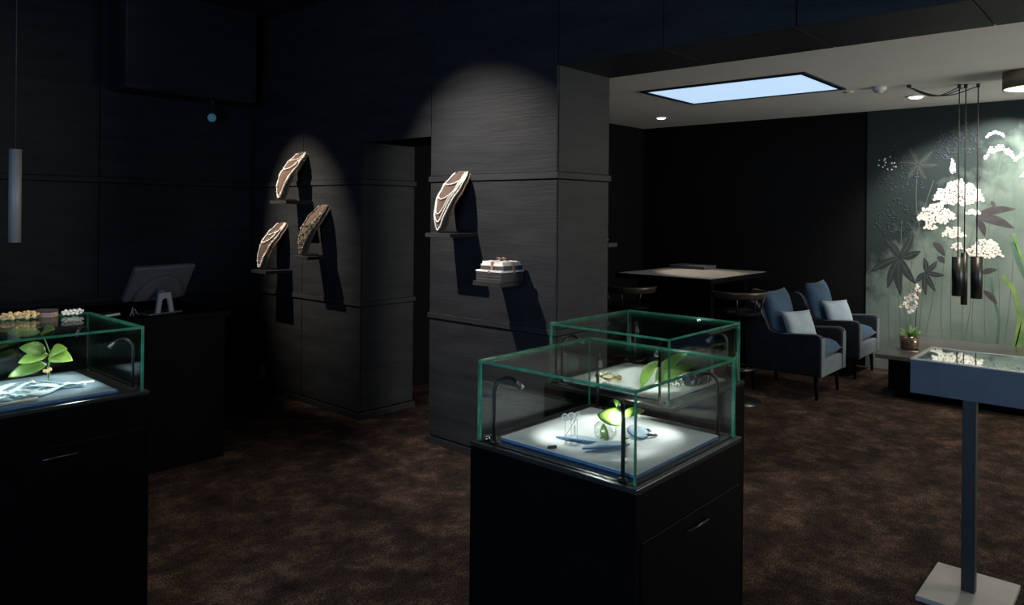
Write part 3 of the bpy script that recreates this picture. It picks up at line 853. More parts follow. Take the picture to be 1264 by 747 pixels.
# ------------------------------------------------------------------ wall shelves, busts, gift boxes
SH = [  # y0, y1, ztop
    (5.10, 5.335, 1.625), (5.39, 5.62, 1.060), (4.80, 5.015, 1.203), (3.262, 3.490, 1.415), (2.850, 3.066, 1.143)]
slabels = ['black wall shelf under the uppermost necklace bust', 'black wall shelf under the lowest necklace bust', 'black wall shelf under the dark beaded bust',
           'black wall shelf on the pier under the pearl bust', 'black wall shelf on the pier under the gift boxes']
for (y0, y1, zt), lb in zip(SH, slabels):
    s = thing('wall_shelf', lb, 'shelf', (XP, (y0 + y1) / 2, zt), group='black wall shelves')
    h = (y1 - y0) / 2
    obj('board', box(B(), -0.240, -0.001, -h, h, -0.026, 0, bev=0.0015), M['rail'], s)
    obj('bracket', box(B(), -0.012, -0.0012, -h * 0.7, h * 0.7, -0.040, -0.026), M['rail'], s)
s = thing('wall_shelf', 'small black shelf on the far edge of the pier', 'shelf', (XB, 2.72, 1.36), group='black wall shelves')
obj('board', box(B(), 0.001, 0.10, -0.09, 0.09, -0.026, 0, bev=0.0015), M['rail'], s)
obj('bracket', box(B(), 0.0012, 0.012, -0.06, 0.06, -0.04, -0.026), M['rail'], s)
o = tag(obj('ring_box', box(box(B(), -0.02, 0.02, -0.02, 0.02, 0, 0.014, bev=0.002), -0.021, 0.021, -0.021, 0.021, 0.0145, 0.024, bev=0.002), M['box_white']), 'tiny white box on the pier edge shelf', 'box'); o.location = (XB + 0.05, 2.70, 1.3603)


def interp(tab, v):
    for (a, p), (b, q) in zip(tab, tab[1:]):
        if v <= b:
            t = (v - a) / (b - a); t = t * t * (3 - 2 * t) * 0.5 + t * 0.5
            return p + (q - p) * t
    return tab[-1][1]


WTAB = [(0, .026), (.12, .046), (.35, .068), (.62, .088), (.78, .088), (.90, .072), (1, .058)]
FTAB = [(0, .205), (.25, .208), (.5, .185), (.75, .122), (.9, .062), (1, .018)]


def make_bust(y, zt, hgt, label, wide=1.0, edge=True):
    r = thing('necklace_bust', label, 'bust', (XP, y, zt), group='suede necklace busts')
    def S(a, v, off=0.0):
        w = interp(WTAB, v) * wide
        fwd = interp(FTAB, v) - 0.55 * w * a * a
        p = Vector((-fwd, a * w, 0.012 + hgt * v))
        if off:
            e = 0.01
            w2 = interp(WTAB, min(1, v + e)) * wide
            dv = Vector((-(interp(FTAB, min(1, v + e)) - 0.55 * w2 * a * a) + fwd, 0, hgt * e))
            da = Vector((2 * 0.55 * w * a * 0.1, w * 0.1, 0))
            n = da.cross(dv)
            if n.x > 0:
                n = -n
            p = p + n.normalized() * off
        return p
    obj('chest', grid_surface(B(), lambda u, v: S(u * 2 - 1, v), 14, 18, 0.012), M['bust'], r)
    for sgn in (-1, 1):
        pts = [S(sgn, v / 16) + Vector((0.004, 0, 0)) for v in range(17)]
        obj('edge_roll', tube(B(), pts, 0.0085, 8), M['bust_edge'], r)
    obj('neck_roll', tube(B(), [S(-1 + i / 5, 1) + Vector((0.004, 0, 0)) for i in range(11)], 0.0095, 8), M['bust_edge'], r)
    obj('foot', box(B(), -0.185, -0.075, -0.035, 0.035, 0.0005, 0.010, bev=0.003), M['bust_edge'], r)
    return r, S


def strand(S, base, vb, spread, vt, r, mt, label, gap=2.05, var=0.05, clasp=False):
    pts = []
    N = 40
    for i in range(N + 1):
        t = -1 + 2 * i / N
        v = vb + (vt - vb) * (1 - math.cos(t * PI / 2)) ** 1.15
        a = spread * math.sin(t * PI / 2)
        pts.append(S(a, min(v, 0.99), 0.0075 + r) )
    o = tag(obj('necklace', beads(pts, r, gap, var), M[mt]), label, 'necklace', 'necklaces worn by the busts')
    o.location = base
    return o


bz = lambda i: (XP, (SH[i][0] + SH[i][1]) / 2 + 0.025, SH[i][2])
_, S4 = make_bust(bz(3)[1], bz(3)[2], 0.375, 'brown suede bust with five pearl strands on the pier')
for vb, sp, vt, r, lb in ((0.02, 0.86, 0.95, 0.0058, 'longest white pearl strand, hanging down to the shelf on the pier'), (0.16, 0.72, 0.96, 0.0050, 'second longest fine pearl strand on the pier bust'),
                          (0.28, 0.62, 0.97, 0.0045, 'middle fine chain of pearls on the pier bust'), (0.52, 0.80, 0.98, 0.0056, 'fourth white pearl strand at chest height on the pier bust'), (0.76, 0.78, 0.99, 0.0060, 'short pearl choker at the neck of the pier bust')):
    strand(S4, bz(3), vb, sp, vt, r, 'pearl', lb)
_, S1 = make_bust(bz(0)[1], bz(0)[2], 0.375, 'brown suede bust with chunky white beads on the uppermost shelf')
strand(S1, bz(0), 0.03, 0.88, 0.95, 0.0082, 'pearl', 'long chunky white bead necklace on the uppermost bust', 1.95, 0.25)
strand(S1, bz(0), 0.60, 0.80, 0.96, 0.0072, 'pearl', 'short chunky white bead necklace on the uppermost bust', 2.2, 0.25)
strand(S1, bz(0), 0.80, 0.7, 0.99, 0.0050, 'pearl', 'bead choker at the neck of the uppermost bust', 2.5, 0.2)
_, S2 = make_bust(bz(1)[1], bz(1)[2], 0.365, 'brown suede bust with white beads on the lowest shelf')
strand(S2, bz(1), 0.03, 0.86, 0.95, 0.0080, 'pearl', 'long white bead necklace on the lowest bust', 2.2, 0.3)
strand(S2, bz(1), 0.55, 0.7, 0.97, 0.0078, 'pearl', 'broad short white bead necklace on the lowest bust', 1.9, 0.3)
strand(S2, bz(1), 0.74, 0.8, 0.99, 0.0062, 'pearl', 'white bead choker at the neck of the lowest bust', 2.3, 0.2)
_, S3 = make_bust(bz(2)[1], bz(2)[2], 0.370, 'brown suede bust with dark beads on the shelf by the doorway')
for k, (vb, sp) in enumerate(((0.02, 0.85), (0.12, 0.72), (0.24, 0.60), (0.40, 0.70), (0.56, 0.80))):
    strand(S3, bz(2), vb, sp, 0.94 + 0.01 * k, 0.0066, 'pearl_dark', ['longest dark bead strand on the bust by the doorway', 'second dark bead strand on the bust by the doorway', 'middle dark bead strand on the bust by the doorway', 'fourth dark bead strand on the bust by the doorway', 'shortest dark bead strand on the bust by the doorway'][k], 2.2, 0.35)

# gift boxes with ribbon on the lower pier shelf
gx, gy, gzz = XP - 0.120, (SH[4][0] + SH[4][1]) / 2, SH[4][2]
def gift(loc, w, d, h, nl, label, lidmat):
    r = thing('gift_box', label, 'gift box', loc, group='stacked gift boxes')
    obj('body', box(B(), -w, w, -d, d, 0, h * 0.62, bev=0.001), M['box_grey'], r)
    obj('white_band', box(B(), -w + 0.001, w - 0.001, -d + 0.001, d - 0.001, h * 0.62, h * 0.66, bev=0.0005), M['box_grey'], r)
    obj('lid', box(B(), -w - 0.003, w + 0.003, -d - 0.003, d + 0.003, h * 0.66, h, bev=0.0012), lidmat, r)
    return r
z = gzz + 0.0004
for i in range(4):
    r = thing('gift_box', ['flat grey box at the bottom of the gift stack', 'flat grey box second from the shelf in the gift stack', 'flat grey box third from the shelf in the gift stack', 'flat white lidded box fourth from the shelf in the gift stack'][i], 'gift box', (gx, gy, z), group='stacked gift boxes')
    hgt = 0.0165
    if i < 3:
        obj('body', box(B(), -0.098, 0.098, -0.100, 0.100, 0, hgt * 0.8, bev=0.0008), M['box_grey'], r)
        obj('lid', box(B(), -0.100, 0.100, -0.102, 0.102, hgt * 0.8 - 0.004, hgt - 0.0003, bev=0.001), M['box_grey'], r)
    else:
        obj('body', box(B(), -0.096, 0.096, -0.098, 0.098, 0, 0.006, bev=0.0008), M['box_grey'], r)
        obj('lid', box(B(), -0.100, 0.100, -0.104, 0.104, 0.006, hgt - 0.0003, bev=0.001), M['box_white'], r)
        obj('ribbon', box(B(), -0.1016, -0.1002, -0.014, 0.004, 0.0005, hgt - 0.0004), M['ribbon'], r)
        obj('ribbon', box(B(), 0.0, 0.018, -0.1056, -0.1042, 0.0005, hgt - 0.0004), M['ribbon'], r)
    z += hgt
g2 = thing('gift_box', 'small white lidded gift box tied with rose brown bow, top of stack', 'gift box', (gx + 0.004, gy - 0.006, z), group='stacked gift boxes')
obj('body', box(B(), -0.082, 0.082, -0.094, 0.094, 0, 0.028, bev=0.001), M['box_grey'], g2)
obj('lid', box(B(), -0.078, 0.078, -0.082, 0.082, 0.028, 0.050, bev=0.0012), M['box_white'], g2)
obj('lid_rim', box(B(), -0.084, 0.084, -0.088, 0.088, 0.024, 0.034, bev=0.0012), M['box_white'], g2)
rb = B()
box(rb, -0.085, 0.085, -0.010, 0.006, 0.0502, 0.0515); box(rb, -0.0865, -0.0850, -0.010, 0.006, 0.0005, 0.0515); box(rb, 0.085, 0.0865, -0.010, 0.006, 0.0005, 0.0515)
box(rb, -0.008, 0.010, -0.090, 0.090, 0.0502, 0.0517); box(rb, -0.008, 0.010, -0.0960, -0.0945, 0.0005, 0.0517); box(rb, -0.008, 0.010, 0.0945, 0.096, 0.0005, 0.0517)
obj('ribbon', rb, M['ribbon'], g2)
bw_ = B()
for a in range(6):
    an = a * PI / 3 + 0.3
    dd = Vector((math.cos(an), math.sin(an), 0))
    grid_surface(bw_, lambda u, v, dd=dd: Vector((0, -0.002, 0.053)) + dd * (0.032 * math.sin(PI * u)) + Vector((0, 0, 0.020 * math.sin(PI * u) * (0.3 + u))) + Vector((-dd.y, dd.x, 0)) * ((v - .5) * 0.015), 10, 2, 0.0012)
obj('bow', bw_, M['ribbon'], g2)

# spotlights on the shop ceiling
def ceiling_spot(loc, target, label, energy, angle, color=WARM):
    r = thing('ceiling_spotlight', label, 'spotlight', loc, group='spotlights on the shop ceiling')
    d = (Vector(target) - Vector(loc)).normalized()
    obj('mount', lathe(B(), [(0, 0), (0.045, 0), (0.045, -0.02), (0, -0.02)], seg=20), M['blackmetal'], r)
    obj('arm', tube(B(), [(0, 0, -0.02), (0, 0, -0.09)], 0.008, 8), M['blackmetal'], r)
    c = Vector((0, 0, -0.10))
    obj('can', tube(B(), [c - d * 0.06, c + d * 0.05], 0.035, 18), M['blackmetal'], r)
    obj('lens', tube(B(), [c + d * 0.0502, c + d * 0.053], 0.029, 18), M['spot_lens'], r)
    s = spot_light('spot', c + d * 0.075, c + d * 2, energy, angle, color, 0.012, 1.0, r)
    return r
ceiling_spot((2.02, 3.75, HC), (3.30, 3.15, 1.42), 'ceiling spotlight aimed at the pier shelves', 350, 62, (1.0, 0.92, 0.82))
ceiling_spot((1.95, 5.55, HC), (3.30, 5.20, 1.52), 'ceiling spotlight aimed at the three busts', 360, 38)
ceiling_spot((1.75, 2.55, HC), (1.80, 2.75, 0.0), 'added unseen downlight brightening the carpet between the cases', 128, 78, NEUT)  # added lamp above the view, only there to light the carpet
ceiling_spot((0.75, 2.1, HC), (0.86, 3.2, 1.13), 'ceiling spotlight aimed at the glass case by the till', 60, 20)
ceiling_spot((2.6, 0.2, HC), (2.75, 0.35, 0.0), 'added unseen downlight brightening the floor near the blue display stand', 46, 66, NEUT)  # added lamp above the view, lifts the floor on the right

# ------------------------------------------------------------------ wall socket, till counter, monitor, pendant
so = thing('wall_socket', 'cream double wall socket near the baseboard', 'socket', (XP, 5.830, 0.150))
obj('plate', box(B(), -0.010, -0.0003, -0.036, 0.036, -0.052, 0.052, bev=0.003), M['socket'], so)
for zz_ in (-0.025, 0.025):
    obj('outlet', tube(B(), [(-0.0102, 0, zz_), (-0.014, 0, zz_)], 0.018, 16), M['frame_cream'], so)

ct = thing('till_counter', 'black till counter below the panelled wall', 'counter', (1.25, 4.80, 0))
obj('body', box(B(), -1.03, 1.03, -0.37, 0.37, 0, 0.885, bev=0.003), M['black'], ct)
obj('worktop', box(B(), -1.05, 1.05, -0.40, 0.40, 0.885, 0.92, bev=0.003), M['black'], ct)

mo = thing('monitor', 'grey tilted till monitor seen from behind on counter', 'monitor', (1.925, 4.540, 0.9203), math.radians(12))
# local: back of monitor faces -Y
TILT = TR((0, 0.0, 0.175), rx=math.radians(30))
def sh(bm):
    bm2 = rot(bm, Matrix.Translation((0, 0, 0))); return rot(bm2, TILT)
obj('housing', sh(box(B(), -0.200, 0.200, 0.0, 0.030, -0.110, 0.125, bev=0.008)), M['plastic'], mo)
ring = []
obj('back_bulge', sh(prism(B(), [(0.150 * math.cos(a) , -0.095 + 0.165 * math.sin(a)) for a in [i * PI / 16 for i in range(17)]], 'y', -0.026, 0.001, 0.006)), M['plastic'], mo)
obj('screen', sh(box(B(), -0.188, 0.188, 0.0302, 0.032, -0.098, 0.113)), M['screen'], mo)
st = B()
prism(st, [(-0.062, 0), (-0.032, 0), (-0.026, 0.085), (-0.012, 0.098), (0.010, 0.098), (0.022, 0.085), (0.032, 0), (0.062, 0), (0.036, 0.128), (-0.042, 0.128)], 'y', -0.050, -0.032, 0.004)
lab(obj('stand_leg', st, M['plastic_light'], mo), 'lighter grey forked leg')
obj('stand_foot', box(B(), -0.11, 0.11, -0.055, 0.11, 0, 0.010, bev=0.004), M['plastic'], mo)
obj('hinge', tube(B(), [(-0.035, -0.020, 0.135), (0.025, -0.020, 0.135)], 0.016, 14), M['plastic'], mo)
nb = thing('notebook', 'small notebook with pale green cover on the till counter', 'notebook', (1.665, 4.64, 0.9203), 0.4)
obj('cover', box(B(), -0.055, 0.055, -0.04, 0.04, 0, 0.004, bev=0.001), M['felt_light'], nb)
obj('pages', box(B(), -0.052, 0.052, -0.038, 0.038, 0.0041, 0.012, bev=0.0008), M['box_white'], nb)
obj('cover', box(B(), -0.055, 0.055, -0.04, 0.04, 0.0122, 0.015, bev=0.001), M['leaf_dark'], nb)
cb = thing('cable', 'thin black cables rising beside the monitor leg', 'cable', (1.735, 4.50, 0.9203))
obj('cable_loop', tube(B(), [(0, 0, 0.003), (0.01, 0, 0.03), (0.03, 0.01, 0.045), (0.045, 0.02, 0.02), (0.06, 0.03, 0.003)], 0.003, 6), M['plastic_light'], cb)
obj('cable_loop', tube(B(), [(0.02, 0, 0.003), (0.012, 0, 0.04), (0.02, 0.01, 0.06)], 0.0025, 6), M['plastic_light'], cb)

pl = thing('pendant_lamp', 'slim grey tube pendant lamp above the till counter', 'pendant lamp', (1.21, 4.70, 1.36))
obj('tube_shade', lathe(B(), [(0.026, 0.0), (0.030, 0.0), (0.030, 0.508), (0.0, 0.508), (0.0, 0.500), (0.026, 0.500), (0.026, 0.0)], seg=24), M['lamp_grey'], pl)
obj('cord', tube(B(), [(0, 0, 0.508), (0, 0, HC - 1.36 - 0.02)], 0.0025, 6), M['plastic'], pl)
obj('ceiling_rose', lathe(B(), [(0, HC - 1.36), (0.05, HC - 1.36), (0.05, HC - 1.36 - 0.02), (0, HC - 1.36 - 0.02)], seg=20), M['blackmetal'], pl)
wc = thing('wall_camera', 'small dome camera with blue glass lens under the bulkhead', 'camera', (2.88, 5.85, 2.44))
obj('mount', lathe(B(), [(0, 0), (0.03, 0), (0.03, -0.015), (0.012, -0.02), (0.012, -0.11), (0, -0.11)], seg=16), M['blackmetal'], wc)
obj('lens', ball(B(), (0, -0.0, -0.14), 0.034, 14, 8), M['blue_led'], wc)

# ------------------------------------------------------------------ blue display stand on the right
ds = thing('display_stand', 'blue box display stand on single post with pale base', 'display stand', (3.51, 0.597, 0), math.radians(0))
obj('base_plate', box(B(), -0.195, 0.195, -0.152, 0.152, 0, 0.02, bev=0.002), M['plate_grey'], ds)
obj('post', box(B(), -0.024, 0.024, -0.024, 0.024, 0.02, 0.81, bev=0.002), M['post_grey'], ds)
bx0, bx1, by0, by1 = -0.078, 0.292, -0.205, 0.205
obj('case_body', box(box(box(box(box(B(), bx0, bx1, by0, by1, 0.81, 0.90), bx0, bx0 + 0.018, by0, by1, 0.90, 0.948), bx1 - 0.018, bx1, by0, by1, 0.90, 0.948), bx0 + 0.018, bx1 - 0.018, by0, by0 + 0.018, 0.90, 0.948), bx0 + 0.018, bx1 - 0.018, by1 - 0.018, by1, 0.90, 0.948), M['table_blue'], ds)
fr = B()
box(fr, bx0 - 0.001, bx0 + 0.016, by0 - 0.001, by1 + 0.001, 0.948, 0.953); box(fr, bx1 - 0.016, bx1 + 0.001, by0 - 0.001, by1 + 0.001, 0.948, 0.953)
box(fr, bx0 + 0.016, bx1 - 0.016, by0 - 0.001, by0 + 0.016, 0.948, 0.953); box(fr, bx0 + 0.016, bx1 - 0.016, by1 - 0.016, by1 + 0.001, 0.948, 0.953)
obj('top_frame', fr, M['frame_cream'], ds)
obj('glass_lid', box(B(), bx0 + 0.0165, bx1 - 0.0165, by0 + 0.0165, by1 - 0.0165, 0.948, 0.952), M['glass'], ds)
obj('tray_lining', box(B(), bx0 + 0.0182, bx1 - 0.0182, by0 + 0.0182, by1 - 0.0182, 0.9002, 0.928), M['velvet_tray'], ds)
DX, DY = 3.51, 0.597
random.seed(21)
def brooch(x, y, R, n, mt, lb, cat='brooch', grp='jewels in the blue stand'):
    bm = B()
    for k in range(n):
        a = k * 2.39996; rr = R * math.sqrt(k / n)
        ball(bm, (rr * math.cos(a), rr * math.sin(a), 0.005 + random.uniform(0, 0.004)), random.uniform(0.004, 0.0055), 6, 4)
    o = tag(obj('brooch', bm, M[mt]), lb, cat, grp); o.location = (x, y, 0.9287)
brooch(DX + 0.03, DY + 0.150, 0.032, 26, 'stone_white', 'large white stone brooch near the corner closest to the orchid', 'brooch')
brooch(DX + 0.12, DY + 0.130, 0.040, 34, 'stone_white', 'widest white stone cluster in the blue stand')
brooch(DX + 0.10, DY + 0.030, 0.026, 18, 'stone_white', 'white stone brooch in the middle of the blue stand')
brooch(DX + 0.19, DY + 0.000, 0.030, 22, 'stone_white', 'white stone brooch at the rear of the blue stand')
brooch(DX - 0.02, DY + 0.030, 0.030, 22, 'pearl', 'cream pearl brooch along the front of the blue stand')
brooch(DX - 0.03, DY - 0.045, 0.026, 18, 'stone_amber', 'amber stone brooch along the front of the blue stand')
nk = [(0.045 * math.cos(t), 0.09 * math.sin(t), 0.0045) for t in [i * 2 * PI / 50 for i in range(51)]]
o = tag(obj('necklace', beads(nk, 0.0038, 2.0), M['pearl']), 'looped pearl strand lying in the blue stand', 'necklace'); o.location = (DX + 0.045, DY + 0.06, 0.9287)
for k, (x, y) in enumerate(((0.0, -0.085), (0.055, -0.120), (0.035, -0.155))):
    r = thing('jewel_ring', ['gold ring with pale pearl next to the amber brooch', 'gold ring with pale pearl, middle of three in the blue stand', 'gold ring with pale pearl farthest from the amber brooch'][k], 'ring', (DX + x, DY + y, 0.9285), k * 0.7, 'gold rings in the blue stand')
    rb = ring_mesh(0.009, 0.0016); rot(rb, TR((0, 0, 0.0108)))
    obj('hoop', rb, M['gold'], r)
    obj('stone', ball(B(), (0, 0, 0.0235), 0.006, 10, 6), M['pearl'], r)


# ------------------------------------------------------------------ back room: ceiling fixtures
sk = thing('ceiling_light_panel', 'large rectangular light panel glowing pale blue in ceiling', 'ceiling light', (6.04, 2.745, HB))
a, b_ = 0.475, 0.715
obj('frame', box(box(box(box(B(), -a, -a + 0.045, -b_, b_, -0.012, -0.0003), a - 0.045, a, -b_, b_, -0.012, -0.0003), -a + 0.045, a - 0.045, -b_, -b_ + 0.045, -0.012, -0.0003), -a + 0.045, a - 0.045, b_ - 0.045, b_, -0.012, -0.0003), M['skyframe'], sk)
obj('diffuser', box(B(), -a + 0.045, a - 0.045, -b_ + 0.045, b_ - 0.045, -0.007, -0.0004), M['panel_light'], sk)


def recessed(loc, label, target, energy, angle, r0=0.062, color=WARM, blend=0.6):
    r = thing('recessed_spot', label, 'ceiling spot', loc, group='recessed ceiling spots in the back room')
    obj('trim_ring', lathe(B(), [(r0 * 0.72, -0.0004), (r0 * 1.12, -0.0004), (r0 * 1.12, -0.006), (r0 * 0.95, -0.010), (r0 * 0.72, -0.008), (r0 * 0.72, -0.0004)], seg=28), M['plaster_white'], r)
    obj('lens', lathe(B(), [(0, -0.0006), (r0 * 0.71, -0.0006), (r0 * 0.71, -0.012), (r0 * 0.5, -0.018), (0, -0.02)], seg=24), M['spot_lens'], r)
    spot_light('spot', (0, 0, -0.035), Vector(target) - Vector(loc) + Vector((0, 0, 0)), energy, angle, color, 0.03, blend, r)
    return r
recessed((7.24, 4.22, HB), 'glaring recessed spot beyond the light panel, over bar table', (6.38, 3.28, 1.0), 110, 26)
recessed((7.33, 1.69, HB), 'glaring recessed spot beside the pendant cords', (8.05, 1.55, 1.25), 62, 85, 0.075, NEUT)
recessed((7.55, 0.84, HB), 'recessed spot close to the mural', (8.05, 1.22, 1.92), 190, 76, color=NEUT)
recessed((4.4, 1.1, HB), 'added hidden spot brightening the carpet inside the opening', (4.9, 1.3, 0), 14, 110, color=NEUT)  # extra lamp added out of sight behind the beam to light the floor
cl = thing('round_ceiling_lamp', 'round drum ceiling lamp with champagne shade', 'ceiling lamp', (6.60, 0.72, HB))
obj('shade', lathe(B(), [(0.205, -0.0005), (0.215, -0.0005), (0.215, -0.125), (0.205, -0.125), (0.205, -0.0005)], seg=48), M['brass'], cl)
obj('diffuser', lathe(B(), [(0, -0.112), (0.2045, -0.112), (0.2045, -0.120), (0, -0.126)], seg=40), M['diff_warm'], cl)
area_light('drum_glow', (0, 0, -0.135), (0, 0, -1), 0.3, 0.3, 26, WARM, cl)
sd = thing('smoke_detector', 'small white smoke detector between light panel and pendant hooks', 'smoke detector', (6.62, 1.80, HB))
obj('body', lathe(B(), [(0, -0.0004), (0.055, -0.0004), (0.055, -0.02), (0.04, -0.035), (0, -0.037)], seg=24), M['plaster_white'], sd)
obj('vent_ring', lathe(B(), [(0.046, -0.0375), (0.03, -0.0375), (0.03, -0.043), (0.0, -0.043)], seg=20), M['plaster_white'], sd)
sd = thing('ceiling_sensor', 'flat white ceiling sensor near the light panel corner', 'sensor', (6.70, 2.07, HB))
obj('body', lathe(B(), [(0, -0.0004), (0.042, -0.0004), (0.040, -0.008), (0.0, -0.012)], seg=20), M['plaster_white'], sd)

# triple pendant with swagged cords
tp = thing('triple_pendant', 'three slim black tube pendants hung on swagged cords', 'pendant lamp', (6.66, 1.586, HB))
RO = Vector((6.66, 1.586, HB))
obj('canopy', lathe(B(), [(0, -0.0004), (0.018, -0.0004), (0.016, -0.02), (0, -0.022)], seg=16), M['cable'], tp)
for (x, y, zt, zb) in ((6.88, 1.268, 1.221, 0.905), (6.90, 1.226, 1.256, 0.835), (6.93, 1.145, 1.228, 0.89)):
    hx_, hy_ = x - RO.x, y - RO.y
    obj('ceiling_hook', lathe(B(), [(0, -0.0004), (0.014, -0.0004), (0.012, -0.03), (0, -0.032)], (hx_, hy_, 0), 12), M['cable'], tp)
    pts = [(hx_ * t, hy_ * t, -0.018 - 0.075 * math.sin(PI * t) ** 1.1) for t in [i / 12 for i in range(13)]]
    cord = obj('cord', tube(tube(B(), pts, 0.0045, 6), [(hx_, hy_, -0.025), (hx_, hy_, zt - HB)], 0.0045, 6), M['cable'], tp)
    rr = 0.042 if zb > 0.86 else 0.024
    sh_ = obj('tube_shade', lathe(B(), [(rr * 0.88, zb - HB), (rr, zb - HB), (rr, zt - HB), (0, zt - HB), (0, zt - HB - 0.01), (rr * 0.88, zt - HB - 0.01), (rr * 0.88, zb - HB)], (hx_, hy_, 0), 24), M['pend_black'], tp)
    obj('bulb', lathe(B(), [(0, zb - HB + 0.06), (rr * 0.7, zb - HB + 0.06), (rr * 0.7, zb - HB + 0.055), (0, zb - HB + 0.05)], (hx_, hy_, 0), 14), M['spot_lens'], tp)
    spot_light('spot', (hx_, hy_, zb - HB + 0.03), (hx_, hy_, -3), 3.5, 60, WARM, 0.02, 0.4, tp)

# ------------------------------------------------------------------ mural
mu = thing('mural', 'grey-green botanical mural with white umbels and dark leaves', 'mural', (XW, 0.0, 0.0))
FX = -0.0102
obj('ground', box(B(), -0.010, -0.0002, -2.9, 2.31, 0.0, HB - 0.002), M['mural'], mu)


def flat_leaf(bm, a, b, w, bend=0.0, n=9, lift=0.0):
    (ay, az), (by_, bz_) = a, b
    d = Vector((by_ - ay, bz_ - az)); L = d.length; d = d / L; s = Vector((-d.y, d.x))
    le, ri = [], []
    for i in range(n + 1):
        u = i / n; ww = w / 2 * math.sin(PI * u ** 0.85) ** 0.8 if 0 < u < 1 else 0.0008
        c = Vector((ay, az)) + d * (L * u) + s * (bend * L * math.sin(PI * u))
        le.append(c + s * ww); ri.append(c - s * ww)
    vl = [bm.verts.new((FX - lift, p.x, p.y)) for p in le]; vr = [bm.verts.new((FX - lift, p.x, p.y)) for p in ri]
    for i in range(n):
        bm.faces.new([vl[i], vl[i + 1], vr[i + 1], vr[i]])


def flat_line(bm, pts, w, lift=0.0):
    pts = [Vector(p) for p in pts]; L, R = [], []
    for i, p in enumerate(pts):
        d = (pts[min(i + 1, len(pts) - 1)] - pts[max(i - 1, 0)]).normalized(); s = Vector((-d.y, d.x))
        L.append(bm.verts.new((FX - lift, *(p + s * w / 2)))); R.append(bm.verts.new((FX - lift, *(p - s * w / 2))))
    for i in range(len(pts) - 1):
        bm.faces.new([L[i], L[i + 1], R[i + 1], R[i]])


def curve(a, b, bend, n=12):
    a, b = Vector(a), Vector(b); d = b - a; s = Vector((-d.y, d.x))
    return [a + d * (i / n) + s * (bend * math.sin(PI * i / n)) for i in range(n + 1)]


for cen, tips, w in (((1.993, 1.133), [(1.878, 1.395), (1.805, 1.205), (2.137, 1.315), (2.271, 0.97), (2.102, 0.817), (1.982, 0.753), (1.852, 0.884)], 0.075),
                     ((1.761, 1.001), [(1.663, 1.117), (1.60, 0.98), (1.675, 0.818), (1.759, 0.772), (1.852, 0.884), (1.776, 1.143)], 0.050),
                     ((1.84, 2.06), [(1.70, 2.20), (1.66, 2.05), (1.76, 1.90), (1.93, 1.90), (2.02, 2.08), (1.93, 2.22)], 0.060)):
    for kk, tpn in enumerate(tips):
        bm = B(); flat_leaf(bm, cen, tpn, w, 0.05, lift=0.0006 + 0.0003 * kk)
        lf_ = obj('painted_leaf', bm, M['m_ink'], mu)
        vb_ = B(); flat_line(vb_, [Vector(cen).lerp(Vector(tpn), t) + Vector((-(tpn[1] - cen[1]), tpn[0] - cen[0])) * (0.05 * math.sin(PI * t)) for t in (0.08, 0.25, 0.4, 0.55, 0.7, 0.85)], 0.004, 0.0032)
        obj('painted_vein', vb_, M['m_stem'], lf_)
for kk, (aa, bb, w) in enumerate((((1.344, 1.56), (1.033, 1.622), 0.075), ((1.344, 1.55), (1.044, 1.445), 0.085), ((1.344, 1.54), (1.271, 1.364), 0.060), ((1.30, 1.02), (1.17, 1.06), 0.05), ((1.28, 0.86), (1.17, 0.74), 0.05),
                  ((1.70, 1.30), (1.60, 1.17), 0.06), ((1.66, 1.16), (1.60, 1.10), 0.05), ((1.22, 1.70), (1.20, 1.62), 0.03))):
    bm = B(); flat_leaf(bm, aa, bb, w, -0.06, lift=0.0006 + 0.0003 * kk); obj('painted_leaf', bm, M['m_purple'], mu)
stems = [((1.993, 1.133), (1.90, 0.0), .04), ((1.761, 1.001), (1.80, 0.0), .03), ((1.84, 2.06), (1.76, 1.143), .05), ((1.50, 1.72), (1.616, 0.30), .04), ((1.66, 1.55), (1.777, 0.30), -.03), ((1.52, 1.38), (1.534, 0.30), .02),
         ((1.30, 1.22), (1.367, 0.30), .03), ((1.344, 1.555), (1.45, 0.30), .03), ((1.20, 1.40), (1.174, 0.30), -.03), ((1.15, 2.10), (1.26, 0.30), .03), ((1.70, 1.9), (1.88, 0.3), .06), ((1.05, 1.9), (1.12, 0.3), -.02),
         ((1.68, 1.35), (1.62, 1.65), .1), ((2.1, 0.8), (2.05, 0.0), .02), ((1.40, 1.3), (1.44, 0.3), -.04), ((1.98, 1.5), (1.90, 0.3), .03)]
for aa, bb, bd in stems:
    bm = B(); flat_line(bm, curve(aa, bb, bd), 0.006, 0.0003); obj('painted_stem', bm, M['m_stem'], mu)
